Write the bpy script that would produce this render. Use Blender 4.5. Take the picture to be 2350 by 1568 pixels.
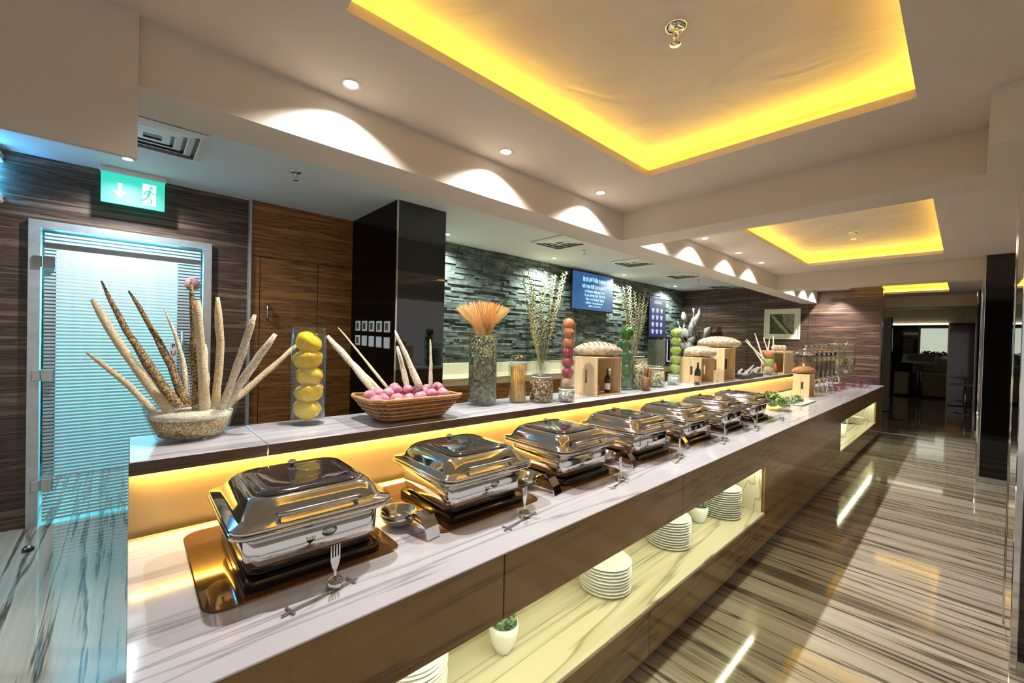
import bpy, bmesh, math, random
from mathutils import Vector, Matrix
random.seed(7)
for o in list(bpy.data.objects): bpy.data.objects.remove(o)
scn = bpy.context.scene
COL = scn.collection
PI = math.pi

# ------------------------------------------------------------------ camera
FPX, CX, CY = 953.0, 1175.0, 790.6
YAW, PITCH, ROLL = math.radians(47.41), math.radians(-0.67), math.radians(-1.41)
CAM = Vector((0, 0, 1.6))
def cam_axes():
    c, s = math.cos(YAW), math.sin(YAW)
    fw = Vector((c*math.cos(PITCH), s*math.cos(PITCH), math.sin(PITCH)))
    r = Vector((s, -c, 0)); d = fw.cross(r)
    cr, sr = math.cos(ROLL), math.sin(ROLL)
    return r*cr + d*sr, -r*sr + d*cr, fw
RT, DN, FW = cam_axes()
cd = bpy.data.cameras.new('camera'); cam = bpy.data.objects.new('camera', cd); COL.objects.link(cam)
cd.sensor_width = 36; cd.lens = FPX*36/2350; cd.shift_y = (CY-784)/2350; cd.clip_start = .02
m = Matrix.Identity(4)
for i in range(3): m[i][0], m[i][1], m[i][2], m[i][3] = RT[i], -DN[i], -FW[i], CAM[i]
cam.matrix_world = m
scn.camera = cam
def ray(x, y): return RT*((x-CX)/FPX) + DN*((y-CY)/FPX) + FW
def at(x, y, ax, v):
    d = ray(x, y); i = 'xyz'.index(ax); return CAM + d*((v-CAM[i])/d[i])
def atd(x, y, depth): return CAM + ray(x, y)*depth

# ------------------------------------------------------------------ world, exposure
w = bpy.data.worlds.new('world'); scn.world = w; w.use_nodes = True
w.node_tree.nodes['Background'].inputs[0].default_value = (1.0, .97, .93, 1)
w.node_tree.nodes['Background'].inputs[1].default_value = .42
scn.view_settings.view_transform = 'Standard'; scn.view_settings.look = 'None'
scn.view_settings.gamma = 1; scn.view_settings.use_curve_mapping = False
scn.view_settings.exposure = 0.62

# ------------------------------------------------------------------ lamps of the room
def spot(name, loc, tgt, power, ang, blend, col, rad=.03):
    l = bpy.data.lights.new(name, 'SPOT'); l.energy = power; l.spot_size = math.radians(ang); l.spot_blend = blend
    l.color = col; l.shadow_soft_size = rad
    o = bpy.data.objects.new(name, l); COL.objects.link(o); o.location = loc
    o.rotation_euler = (Vector(tgt)-Vector(loc)).to_track_quat('-Z', 'Y').to_euler()
    return o
WHITE = (1, .97, .93)
DOWN = [.742, 1.706, 2.699, 3.78, 4.64, 5.65, 6.52, 8.6, 9.5, 10.2]       # row beside the long beam
for x in DOWN: spot('downlight_beam', (x, 1.965, 2.757), (x, 1.965, 0), 72, 132, .55, WHITE, .02)
KDOWN = [(-.03, 4.57), (3.074, 4.657), (5.184, 4.652), (7.377, 4.702), (9.565, 4.705)]
for i, (x, y) in enumerate(KDOWN):
    spot('downlight_kitchen', (x, y, 2.955), (x, y+.05, 0), 170 if i else 85, 150, .8, (.86, 1, .93) if i else (.78, .90, 1), .03)
spot('downlight_wall', (10.42, 1.72, 2.755), (10.46, 1.72, 0), 75, 84, .35, (.82, .86, 1), .03)
def area(name, loc, tgt, sx, sy, power, col):
    l = bpy.data.lights.new(name, 'AREA'); l.shape = 'RECTANGLE'; l.size = sx; l.size_y = sy; l.energy = power; l.color = col
    o = bpy.data.objects.new(name, l); COL.objects.link(o); o.location = loc
    o.rotation_euler = (Vector(tgt)-Vector(loc)).to_track_quat('-Z', 'Y').to_euler(); return o
area('corridor_lamp', (-.1, 5.75, 2.9), (-.1, 6.1, 0), .9, .4, 150, (.16, .74, 1))

# ------------------------------------------------------------------ materials
def lin(h):
    h = h.lstrip('#'); c = [int(h[i:i+2], 16)/255 for i in (0, 2, 4)]
    return tuple((v/12.92 if v <= .04045 else ((v+.055)/1.055)**2.4) for v in c) + (1,)
class N:
    def __init__(s, name):
        s.m = bpy.data.materials.new(name); s.m.use_nodes = True; s.t = s.m.node_tree; s.n = s.t.nodes
        s.b = s.n['Principled BSDF']
    def add(s, t, **k):
        n = s.n.new(t)
        for a, v in k.items(): setattr(n, a, v)
        return n
    def l(s, a, b): s.t.links.new(a, b)
    def coord(s, scale, rot=(0, 0, 0)):
        tc = s.add('ShaderNodeTexCoord'); mp = s.add('ShaderNodeMapping')
        s.l(tc.outputs['Object'], mp.inputs[0]); mp.inputs['Scale'].default_value = scale; mp.inputs['Rotation'].default_value = rot
        return mp.outputs[0]
    def noise(s, vec, scale, detail=4, rough=.55, dist=0):
        n = s.add('ShaderNodeTexNoise'); s.l(vec, n.inputs['Vector'])
        n.inputs['Scale'].default_value = scale; n.inputs['Detail'].default_value = detail
        n.inputs['Roughness'].default_value = rough; n.inputs['Distortion'].default_value = dist
        return n.outputs['Fac']
    def ramp(s, fac, stops, interp='LINEAR'):
        r = s.add('ShaderNodeValToRGB'); s.l(fac, r.inputs[0]); e = r.color_ramp.elements; r.color_ramp.interpolation = interp
        while len(e) < len(stops): e.new(.5)
        for i, (p, c) in enumerate(stops): e[i].position = p; e[i].color = lin(c) if isinstance(c, str) else c
        return r.outputs[0]
    def mix(s, fac, a, b, mode='MIX'):
        x = s.add('ShaderNodeMix', data_type='RGBA', blend_type=mode)
        for v, i in ((fac, 0), (a, 6), (b, 7)):
            if hasattr(v, 'links'): s.l(v, x.inputs[i])
            else: x.inputs[i].default_value = v
        return x.outputs[2]
    def bump(s, h, strength, dist=.01):
        b = s.add('ShaderNodeBump'); s.l(h, b.inputs['Height']); b.inputs['Strength'].default_value = strength
        b.inputs['Distance'].default_value = dist; s.l(b.outputs[0], s.b.inputs['Normal'])
    def set(s, **k):
        for a, v in k.items():
            i = s.b.inputs[a.replace('_', ' ')]
            if hasattr(v, 'links'): s.l(v, i)
            else: i.default_value = v
        return s
def plain(name, hexc, rough=.5, metal=0, var=.12, vs=12, bump=0, coat=0, spec=.5):
    s = N(name); v = s.coord((1, 1, 1)); f = s.noise(v, vs, 3)
    c = lin(hexc); d = tuple(x*(1-var) for x in c[:3])+(1,); e = tuple(min(1, x*(1+var)) for x in c[:3])+(1,)
    s.set(Base_Color=s.ramp(f, [(.3, d), (.7, e)]), Roughness=rough, Metallic=metal, Coat_Weight=coat)
    s.b.inputs['Specular IOR Level'].default_value = spec
    if bump: s.bump(s.noise(v, vs*6, 3), bump)
    return s.m
def grain(name, stops, scale, ns=1, detail=6, dist=.6, rough=.3, tint=None, bump=0, coat=0, rough2=None):
    s = N(name); v = s.coord(scale); f = s.noise(v, ns, detail, .6, dist)
    c = s.ramp(f, stops)
    if tint:
        g = s.noise(s.coord((tint[0],)*3), 1, 2); c = s.mix(tint[1], c, s.ramp(g, [(.35, tint[2]), (.65, tint[3])]), 'MULTIPLY')
    s.set(Base_Color=c, Roughness=rough, Coat_Weight=coat)
    if bump: s.bump(f, bump, .004)
    return s.m
def emit(name, col, st):
    s = N(name); v = s.coord((1, 1, 1)); f = s.noise(v, 3, 1)
    c = tuple(col)+(1,); d = tuple(x*.94 for x in col)+(1,)
    s.set(Base_Color=(.02, .02, .02, 1), Emission_Color=s.ramp(f, [(.3, d), (.7, c)]), Emission_Strength=st); return s.m
def thin_glass(name, tint=(.95, .97, .96), ior=1.45, rough=.02):
    s = N(name); s.n.remove(s.b); out = s.n['Material Output']
    tr = s.add('ShaderNodeBsdfTransparent'); gl = s.add('ShaderNodeBsdfGlossy'); lw = s.add('ShaderNodeLayerWeight'); pw = s.add('ShaderNodeMath', operation='POWER'); fr = s.add('ShaderNodeMath', operation='MULTIPLY_ADD'); mx = s.add('ShaderNodeMixShader')
    tr.inputs[0].default_value = tuple(tint)+(1,); gl.inputs['Roughness'].default_value = rough; lw.inputs[0].default_value = .5; pw.inputs[1].default_value = 4; fr.inputs[1].default_value = .42; fr.inputs[2].default_value = ((ior-1)/(ior+1))**2*1.3
    s.l(lw.outputs['Facing'], pw.inputs[0]); s.l(pw.outputs[0], fr.inputs[0])
    s.l(fr.outputs[0], mx.inputs[0]); s.l(tr.outputs[0], mx.inputs[1]); s.l(gl.outputs[0], mx.inputs[2]); s.l(mx.outputs[0], out.inputs[0])
    return s.m
def speck(name, cols, scale, rough=.6, bump=.4):
    s = N(name); v = s.coord((1, 1, 1)); vo = s.add('ShaderNodeTexVoronoi'); s.l(v, vo.inputs['Vector']); vo.inputs['Scale'].default_value = scale
    sp = s.add('ShaderNodeSeparateColor'); s.l(vo.outputs['Color'], sp.inputs[0])
    n = len(cols); s.set(Base_Color=s.ramp(sp.outputs[0], [((i+.0)/n, c) for i, c in enumerate(cols)], 'CONSTANT'), Roughness=rough)
    if bump: s.bump(vo.outputs['Distance'], bump, .01)
    return s.m

M = {}
def floor_mat():
    s = N('striped_marble_floor'); v = s.coord((2.3, .09, 1)); f = s.noise(v, 1.35, 7, .6, .18)
    c = s.ramp(f, [(.27, '#2c251d'), (.35, '#6d6355'), (.39, '#b3a998'), (.45, '#aca292'), (.466, '#3d3429'), (.485, '#aca392'), (.56, '#cbc3b3'), (.577, '#4b4236'), (.595, '#bdb5a5'), (.66, '#d2cabb'), (.70, '#8b8171'), (.76, '#c8c0b1')])
    g = s.noise(s.coord((.9, .08, 1)), 1, 2); c = s.mix(.55, c, s.ramp(g, [(.38, '#b5ab9b'), (.6, '#ffffff')]), 'MULTIPLY')
    s.set(Base_Color=c, Roughness=.07, Coat_Weight=.3, Coat_Roughness=.04); return s.m
M['floor'] = floor_mat()
def marble_top(name, hi, lo, vein, sc=(.11, 2.5, 1)):
    s = N(name); v = s.coord(sc); f = s.noise(v, 1.3, 5, .5, .5)
    c = s.ramp(f, [(.26, vein), (.29, lo), (.36, hi), (.425, hi), (.433, vein), (.441, hi), (.492, hi), (.5, vein), (.508, lo), (.53, hi), (.6, hi), (.63, lo), (.638, vein), (.646, hi), (.75, lo)])
    s.set(Base_Color=c, Roughness=.1, Coat_Weight=.25, Coat_Roughness=.05); return s.m
M['top'] = marble_top('white_veined_marble', '#cccbd1', '#bebcc1', '#a09da0')
M['niche'] = marble_top('cream_veined_marble', '#dad3ba', '#c9c0a4', '#a3977a')
M['front'] = grain('brown_striped_marble', [(.3, '#573d22'), (.4, '#856538'), (.47, '#8d6d40'), (.49, '#64492a'), (.51, '#8b6a3c'), (.62, '#957546'), (.66, '#6d5030'), (.72, '#8e6e42')], (.16, 1, 3.0), 1.5, 5, .4, .16, coat=.3)
M['dark_edge'] = plain('dark_edge', '#4a3a2c', .3)
M['plinth'] = plain('plinth_brown', '#5b3c24', .4)
M['riser'] = plain('tan_riser_panel', '#cfb68c', .3, var=.06, vs=2, coat=.2)
WS = [(.25, '#18100c'), (.38, '#3b2b22'), (.46, '#5b4537'), (.5, '#2c1e17'), (.55, '#5f4a3c'), (.63, '#806856'), (.68, '#36271f'), (.75, '#594538')]
M['wood_back'] = grain('dark_striped_veneer_back', WS, (.35, 1, 9), 2.2, 6, .5, .38, bump=.06)
M['wood_far'] = grain('dark_striped_veneer_far', WS, (1, .3, 9), 2.0, 6, .4, .3, bump=.05)
WB = [(.25, '#3f2510'), (.38, '#7a4d22'), (.47, '#9a6530'), (.5, '#5c3819'), (.55, '#9c6832'), (.64, '#ae7a42'), (.69, '#68421f'), (.76, '#95622e')]
M['wood_cab'] = grain('brown_striped_veneer', WB, (.5, 1, 9), 2.0, 6, .6, .35, bump=.05)
M['paint'] = plain('warm_white_paint', '#c3b8aa', .75, var=.03, vs=1.5)
M['paint_k'] = plain('kitchen_ceiling_paint', '#d5d5d2', .8, var=.03, vs=1.5)
def cove_ceiling():
    s = N('pearly_cove_ceiling'); v = s.coord((1, 1, 1)); f = s.noise(v, 2.2, 3, .5, 1.5)
    s.set(Base_Color=s.ramp(f, [(.3, '#bdb2a4'), (.7, '#c9beb0')]), Roughness=.42); s.bump(f, .25, .05); return s.m
M['cove'] = cove_ceiling()
M['black'] = plain('black_gloss', '#0b0908', .06, coat=.6)
M['blackpanel'] = plain('black_lacquer', '#070505', .18, spec=.12)
M['blackmat'] = plain('black_satin', '#141110', .35)
M['chrome'] = plain('polished_steel', '#d8d6d2', .07, 1, var=.03)
M['steel'] = plain('brushed_steel', '#b9b6b0', .25, 1, var=.06)
M['mirror'] = plain('mirror', '#cfcac2', .02, 1, var=.01)
M['darkglass'] = plain('dark_green_glass', '#0c130d', .03, coat=1)
M['lidglass'] = plain('smoked_lid_glass', '#4a4548', .04, .55, var=.05, coat=1)
M['glass'] = thin_glass('clear_glass')
M['lidclear'] = thin_glass('pressed_glass_lid', (.80, .82, .80), 2.2, .08)
M['amber_plate'] = plain('brown_glass_plate', '#6a4826', .08, .25, coat=.6)
M['cove_led'] = emit('warm_led', (1, .60, .05), 19)
M['riser_led'] = emit('amber_led', (1, .62, .11), 62)
M['niche_led'] = emit('green_white_led', (.95, 1, .68), 24)
M['lamp'] = emit('lamp_disc', (1, 1, 1), 14)
M['blue'] = emit('blue_tube', (.06, .45, 1), 60)
M['white'] = plain('white_plastic', '#e8e6e2', .35, var=.03)
M['ceramic'] = plain('white_ceramic', '#f1efe8', .12, var=.02, coat=.4)
M['frame_al'] = plain('pale_aluminium', '#c2c4c5', .3, .6)
M['rough_white'] = plain('flour_bread', '#b9a78e', .9, var=.38, vs=34, bump=.6)
M['bread'] = plain('brown_bread', '#a87c4e', .85, var=.3, vs=30, bump=.5)
M['crust'] = plain('crust_score', '#6f4d2e', .9)
M['crate'] = grain('pale_pine', [(.3, '#c9a877'), (.5, '#e3c99c'), (.6, '#d4b585'), (.7, '#ecd7ae')], (8, 8, .6), 2.5, 5, .4, .55)
M['dark'] = plain('dark_stained_wood', '#1a120c', .8)
M['stick'] = speck('seeded_breadstick', ['#dfcca6', '#d3bd94', '#dac6a0', '#c9ae82', '#e3d4b2'], 240, .85, .4)
M['stick2'] = speck('dark_seeded_breadstick', ['#8a6a3c', '#6b5232', '#b39566', '#c3aa80', '#54402a'], 240, .85, .5)
M['stick3'] = speck('pale_seeded_breadstick', ['#eadfca', '#d9cbb0', '#d0c0a2', '#efe7d6', '#b8a688'], 240, .85, .4)
M['sand'] = speck('golden_grain', ['#c9a468', '#b08a50', '#dcc08a', '#9c7640', '#e6d3a8'], 170, .9, .5)
M['grain_pale'] = speck('pale_rice', ['#e6dcc4', '#d6c8a8', '#f0e9d8'], 200, .9, .4)
M['herbs'] = speck('dried_herbs', ['#5b5f3c', '#3c3d26', '#7d7f58', '#2d2416', '#8f9068', '#6a5a3a'], 80, .9, .8)
M['beans'] = speck('mixed_beans', ['#8a6a3a', '#5a3f22', '#b8935a', '#3a2a1a', '#c9ac78', '#7a4a24'], 75, .5, .8)
M['muesli'] = speck('muesli', ['#b0a070', '#857648', '#cfc298', '#6a5c38', '#ded4b0'], 85, .8, .8)
M['whitebeans'] = speck('white_beans', ['#d8d4cc', '#a8a49c', '#ece9e2', '#8a867e'], 70, .5, .8)
M['yellow'] = plain('yellow_pepper', '#e8c008', .22, var=.1, vs=6, coat=.3)
M['stem'] = plain('green_stem', '#5a6a22', .6)
M['green'] = plain('green_pepper', '#285a14', .25, var=.3, vs=8, coat=.3)
M['lime'] = plain('green_apple', '#a3b84a', .35, var=.15, vs=9)
M['pink'] = plain('pink_onion_skin', '#c76a86', .5, var=.3, vs=24, bump=.15)
_n = N('pink_onion_skin_varied'); _oi = _n.add('ShaderNodeObjectInfo'); _f = _n.noise(_n.coord((1, 1, .4)), 60, 4)
_c = _n.mix(.5, _n.ramp(_oi.outputs['Random'], [(0, '#b4526e'), (.5, '#d07a92'), (1, '#c99aac')]), _n.ramp(_f, [(.35, '#a8506a'), (.65, '#e0b0bc')])); _n.set(Base_Color=_c, Roughness=.5); M['pink'] = _n.m
M['red'] = plain('red_onion_skin', '#a83a44', .35, var=.3, vs=14)
M['orange'] = plain('orange_onion_skin', '#c8744a', .4, var=.25, vs=14)
M['palefruit'] = plain('pale_onion_skin', '#cfae84', .45, var=.2, vs=14)
M['pasta'] = plain('dry_pasta', '#d9a94a', .5, var=.15, vs=60)
M['pasta_tip'] = grain('spaghetti', [(.3, '#da8a4a'), (.5, '#eabc78'), (.7, '#f2d8a2')], (20, 20, 2), 2, 3, .2, .5)
M['wicker'] = plain('brown_wicker', '#7d5430', .6, var=.35, vs=45, bump=.3)
M['wicker2'] = plain('light_wicker', '#b58a58', .6, var=.3, vs=45)
M['leaf'] = plain('leaf_green', '#7d9470', .55, var=.45, vs=40)
M['leaf2'] = plain('salad_green', '#8aa04a', .5, var=.4, vs=40)
M['soil'] = plain('dark_soil', '#2c2218', .9)
M['twig'] = plain('dried_twig', '#a89668', .8, var=.2, vs=30)
M['bud'] = plain('dried_bud', '#ac9d72', .8, var=.2, vs=30)
M['drift'] = plain('silvery_driftwood', '#86817a', .55, var=.35, vs=14, bump=.4)
M['screen'] = emit('blue_screen', (.012, .07, .19), 1.0)
M['screen_txt'] = emit('screen_text', (.35, .65, 1), .9)
M['sign_bg'] = emit('dark_sign_face', (.006, .008, .05), 1.0)
M['sign_fg'] = emit('sign_print', (.35, .4, .85), 1.0)
M['violet'] = emit('violet_led', (.4, .3, 1), 2.2)
M['exit'] = emit('exit_green', (.03, .62, .47), .8)
M['exit_w'] = emit('exit_white', (.75, 1, .93), 1.2)
M['machine'] = plain('grey_machine', '#6a6a5c', .35, .3)
M['pinkglass'] = thin_glass('pink_glass', (.95, .80, .84))
M['juice'] = plain('amber_juice', '#b5741c', .2)
M['frosted'] = plain('frosted_pane', '#8d9690', .5)
M['fstrip'] = plain('frosted_strip', '#cdd0d0', .6)
M['matboard'] = plain('cream_mount', '#e3e0cc', .6, var=.03)
M['art_d'] = speck('olive_print', ['#3b3f22', '#4c5128', '#34371f', '#5f6636'], 60, .6, 0)
M['art_l'] = speck('pale_print', ['#8e8c78', '#6f6e5e', '#a5a28c', '#5a594c'], 90, .6, 0)
M['art_leaf'] = plain('pale_leaf_print', '#9a9f78', .6)
M['pinkred'] = plain('red_sticker', '#b58080', .5)
M['cardboard'] = plain('kraft_paper', '#b98d55', .8)
M['window'] = emit('daylit_blind', (.62, .68, .55), .55)
M['pelmet'] = emit('lit_pelmet', (1, .93, .72), 2.2)
M['cream_face'] = plain('cream_facade', '#b3a787', .6)
M['leather'] = plain('white_leather', '#cfcbbf', .5)
M['redbrown'] = plain('red_brown_panel', '#3a241d', .12, coat=.5)  # red brown is the panel's own colour
M['stone'] = None
def stone_mat():
    s = N('split_slate'); v = s.coord((1, 1, 1)); f = s.noise(v, 9, 5, .65)
    vo = s.noise(s.coord((2.4, 2.4, 14)), 1.2, 2)
    c = s.mix(.8, s.ramp(f, [(.3, '#4c5450'), (.7, '#8e9a92')]), s.ramp(vo, [(.35, '#6a726c'), (.65, '#ffffff')]), 'MULTIPLY')
    s.set(Base_Color=c, Roughness=.75); s.bump(f, .6, .02); return s.m
M['stone'] = stone_mat()
def door_glass():
    return thin_glass('door_glass', (.86, .95, .97), 1.5, .05)
M['doorglass'] = door_glass()

# ------------------------------------------------------------------ mesh builder
class MB:
    def __init__(s): s.v = []; s.f = []; s.sm = []
    def add(s, vs, fs, smooth=False):
        o = len(s.v); s.v += [tuple(p) for p in vs]; s.f += [tuple(o+i for i in f) for f in fs]; s.sm += [smooth]*len(fs); return s
    def box(s, x0, y0, z0, x1, y1, z1, c=0):
        if x0 > x1: x0, x1 = x1, x0
        if y0 > y1: y0, y1 = y1, y0
        if z0 > z1: z0, z1 = z1, z0
        if not c:
            vs = [(x, y, z) for z in (z0, z1) for y in (y0, y1) for x in (x0, x1)]
            return s.add(vs, [(0, 2, 3, 1), (4, 5, 7, 6), (0, 1, 5, 4), (2, 6, 7, 3), (0, 4, 6, 2), (1, 3, 7, 5)])
        c = min(c, (x1-x0)*.45, (y1-y0)*.45, (z1-z0)*.45)
        bm = bmesh.new(); bmesh.ops.create_cube(bm, size=1)
        for v in bm.verts: v.co = Vector(((x0+x1)/2+v.co.x*(x1-x0), (y0+y1)/2+v.co.y*(y1-y0), (z0+z1)/2+v.co.z*(z1-z0)))
        bmesh.ops.bevel(bm, geom=bm.edges[:], offset=c, segments=1, affect='EDGES')
        bm.verts.index_update()
        s.add([v.co[:] for v in bm.verts], [[v.index for v in f.verts] for f in bm.faces]); bm.free(); return s
    def rings(s, rs, smooth=True, cap0=True, cap1=True, closed=True):
        n = len(rs[0]); vs = [p for r in rs for p in r]; fs = []
        for i in range(len(rs)-1):
            for j in range(n if closed else n-1):
                k = (j+1) % n; fs.append((i*n+j, i*n+k, (i+1)*n+k, (i+1)*n+j))
        s.add(vs, fs, smooth); o = len(s.v)-len(vs)
        if cap0: s.f.append(tuple(o+j for j in reversed(range(n)))); s.sm.append(False)
        if cap1: s.f.append(tuple(o+(len(rs)-1)*n+j for j in range(n))); s.sm.append(False)
        return s
    def lathe(s, prof, n=28, cx=0, cy=0, cap0=False, cap1=False, sx=1, sy=1, lob=None):
        rs = []
        for (r, z) in prof:
            rs.append([(cx+sx*r*(1+(lob[0]*math.cos(lob[1]*2*PI*j/n) if lob else 0))*math.cos(2*PI*j/n), cy+sy*r*(1+(lob[0]*math.cos(lob[1]*2*PI*j/n) if lob else 0))*math.sin(2*PI*j/n), z) for j in range(n)])
        return s.rings(rs, True, cap0, cap1)
    def tube(s, pts, rad, n=8, cap=True, flat=None):
        pts = [Vector(p) for p in pts]; L = len(pts)
        rad = rad if isinstance(rad, (list, tuple)) else [rad]*L
        rs = []; up = Vector((0, 0, 1)); prev = None
        for i, p in enumerate(pts):
            t = (pts[min(i+1, L-1)]-pts[max(i-1, 0)]).normalized()
            a = prev if prev is not None else (up.cross(t) if abs(t.z) < .95 else Vector((1, 0, 0)).cross(t))
            a = (a - t*a.dot(t)).normalized(); prev = a; b = t.cross(a)
            fl = flat if flat else 1
            rs.append([tuple(p + a*math.cos(2*PI*j/n)*rad[i] + b*math.sin(2*PI*j/n)*rad[i]*fl) for j in range(n)])
        return s.rings(rs, True, cap, cap)
    def ribbon(s, pts, wv, th):
        wv = Vector(wv); rs = []
        pts = [Vector(p) for p in pts]
        for i, p in enumerate(pts):
            t = (pts[min(i+1, len(pts)-1)]-pts[max(i-1, 0)]).normalized(); nn = t.cross(wv).normalized()*th/2
            rs.append([tuple(p-wv/2-nn), tuple(p+wv/2-nn), tuple(p+wv/2+nn), tuple(p-wv/2+nn)])
        return s.rings(rs, False)
    def ball(s, c, rx, ry=None, rz=None, n=16, m=10, fn=None):
        ry = ry or rx; rz = rz or rx; rs = []
        for i in range(1, m):
            ph = PI*i/m; ring = []
            for j in range(n):
                th = 2*PI*j/n; p = Vector((rx*math.sin(ph)*math.cos(th), ry*math.sin(ph)*math.sin(th), -rz*math.cos(ph)))
                if fn: p = fn(p, ph, th)
                ring.append((c[0]+p.x, c[1]+p.y, c[2]+p.z))
            rs.append(ring)
        return s.rings(rs, True, True, True)
    def rrect(s, w, d, r, z, cx=0, cy=0, k=5):
        pts = []
        for (sx, sy, a0) in ((1, 1, 0), (-1, 1, PI/2), (-1, -1, PI), (1, -1, 1.5*PI)):
            for i in range(k+1):
                a = a0 + PI/2*i/k; pts.append((cx+sx*(w/2-r)+r*math.cos(a), cy+sy*(d/2-r)+r*math.sin(a), z))
        return pts
    def loft(s, L, smooth=True, cap0=True, cap1=True, k=5):
        return s.rings([s.rrect(*a, k=k) for a in L], smooth, cap0, cap1)
    def mesh(s, name):
        me = bpy.data.meshes.new(name); me.from_pydata(s.v, [], s.f); me.polygons.foreach_set('use_smooth', s.sm); me.update(); return me
    def build(s, name, mat, parent=None, loc=None, rot=None):
        me = s.mesh(name); me.materials.append(M[mat] if isinstance(mat, str) else mat)
        o = bpy.data.objects.new(name, me); COL.objects.link(o)
        if parent: o.parent = parent
        if loc is not None: o.location = loc
        if rot is not None: o.rotation_euler = rot
        return o
def obj(me, name, parent=None, loc=None, rot=None, scale=None):
    o = bpy.data.objects.new(name, me); COL.objects.link(o)
    if parent: o.parent = parent
    if loc is not None: o.location = loc
    if rot is not None: o.rotation_euler = rot
    if scale is not None: o.scale = scale
    return o
def withmat(mb, name, mat):
    me = mb.mesh(name); me.materials.append(M[mat]); return me
def tag(o, label, cat, group=None, kind=None):
    o['label'] = label; o['category'] = cat
    if group: o['group'] = group
    if kind: o['kind'] = kind
    return o
def thing(name, label, cat, loc=(0, 0, 0), rz=0, group=None):
    o = bpy.data.objects.new(name, None); COL.objects.link(o); o.location = loc; o.rotation_euler = (0, 0, rz); o.empty_display_size = .05
    return tag(o, label, cat, group)
def struct(mb, name, mat): o = mb.build(name, mat); o['kind'] = 'structure'; return o
def dup(root, loc, label=None, rz=None, group=None):
    r = root.copy(); COL.objects.link(r); r.location = loc
    if rz is not None: r.rotation_euler = (0, 0, rz)
    if label: r['label'] = label
    if group: r['group'] = group
    for ch in list(root.children):
        c = ch.copy(); COL.objects.link(c); c.parent = r
        for g in list(ch.children):
            d = g.copy(); COL.objects.link(d); d.parent = c
    return r
ORD = ['first', 'second', 'third', 'fourth', 'fifth', 'sixth', 'seventh', 'eighth', 'ninth', 'tenth', 'eleventh', 'twelfth', 'thirteenth']
def textmesh(txt, size, name, mat, parent, loc, rot, align='CENTER', ext=.001):
    cu = bpy.data.curves.new(name, 'FONT'); cu.body = txt; cu.size = size; cu.extrude = ext; cu.align_x = align; cu.align_y = 'CENTER'
    t = bpy.data.objects.new(name+'_tmp', cu); COL.objects.link(t)
    dg = bpy.context.evaluated_depsgraph_get(); me = bpy.data.meshes.new_from_object(t.evaluated_get(dg))
    bpy.data.objects.remove(t); me.materials.clear(); me.materials.append(M[mat])
    return obj(me, name, parent, loc, rot)

# ================================================================== STRUCTURE
YB = 5.04; ZK = 2.97; ZB = 2.518; ZC = 2.766; XF = 10.65
struct(MB().box(-4, -4, -.1, 22, 7.4, 0), 'floor', 'floor')
# back wall with the door opening
b = MB(); b.box(-4, YB, 0, -.6, YB+.12, ZK+.2).box(.58, YB, 0, 1.0, YB+.12, ZK+.2).box(-.6, YB, 2.462, .58, YB+.12, ZK+.2)
wall_l = struct(b, 'wall_back', 'wood_back')
# proud veneer cupboard wall between door and column
cup = struct(MB().box(.92, YB-.03, 0, 1.98, YB+.12, ZK+.2), 'wall_cupboard', 'wood_cab')
for (x0, x1, z0, z1) in ((.905, 1.975, 2.405, ZK), (.905, .988, .0, 2.398), (.995, 1.562, 0, 2.398), (1.569, 1.975, 0, 2.398)):
    MB().box(x0, YB-.055, z0, x1, YB-.03, z1, .003).build('veneer_panel', 'wood_cab', cup)
hd = MB(); hd.tube([(1.06, YB-.057, 1.75), (1.06, YB-.085, 1.765), (1.06, YB-.085, 1.885), (1.06, YB-.057, 1.90)], .012, 8); hd.build('handle', 'steel', cup)
struct(MB().box(.885, YB-.075, 0, .905, YB, ZK), 'trim_1', 'frame_al')
# stone wall
ws = struct(MB().box(2.4, YB, 0, XF+.2, YB+.12, ZK+.2), 'wall_stone', 'stone')
b = MB(); z = 1.25
while z < ZK-.005:
    h = random.choice((.028, .036, .045, .055)); h = min(h, ZK-z)
    x = 2.53 - random.random()*.2
    while x < XF-.01:
        L = random.uniform(.10, .42); x1 = min(x+L, XF-.005); d = random.uniform(.008, .045)
        if x1 > 2.53: b.box(max(x, 2.525), YB-d, z+.002, x1-.003, YB+.01, z+h-.002)
        x += L
    z += h
so = b.build('ledge_stones', 'stone', ws); so['kind'] = 'stuff'
# far veneer wall
wf = struct(MB().box(XF, 1.1, 0, XF+.2, YB+.12, ZK+.2), 'wall_far', 'wood_far')
for (y0, y1) in ((1.1, 2.255), (2.26, 3.42), (3.425, 4.38), (4.385, YB)):
    MB().box(XF-.02, y0, 0, XF, y1, ZK if y0 > 2.2 else ZC, .003).build('veneer_panel', 'wood_far', wf)
struct(MB().box(XF-.03, 1.075, 0, XF+.21, 1.1, ZC), 'trim_2', 'dark_edge')
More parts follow.
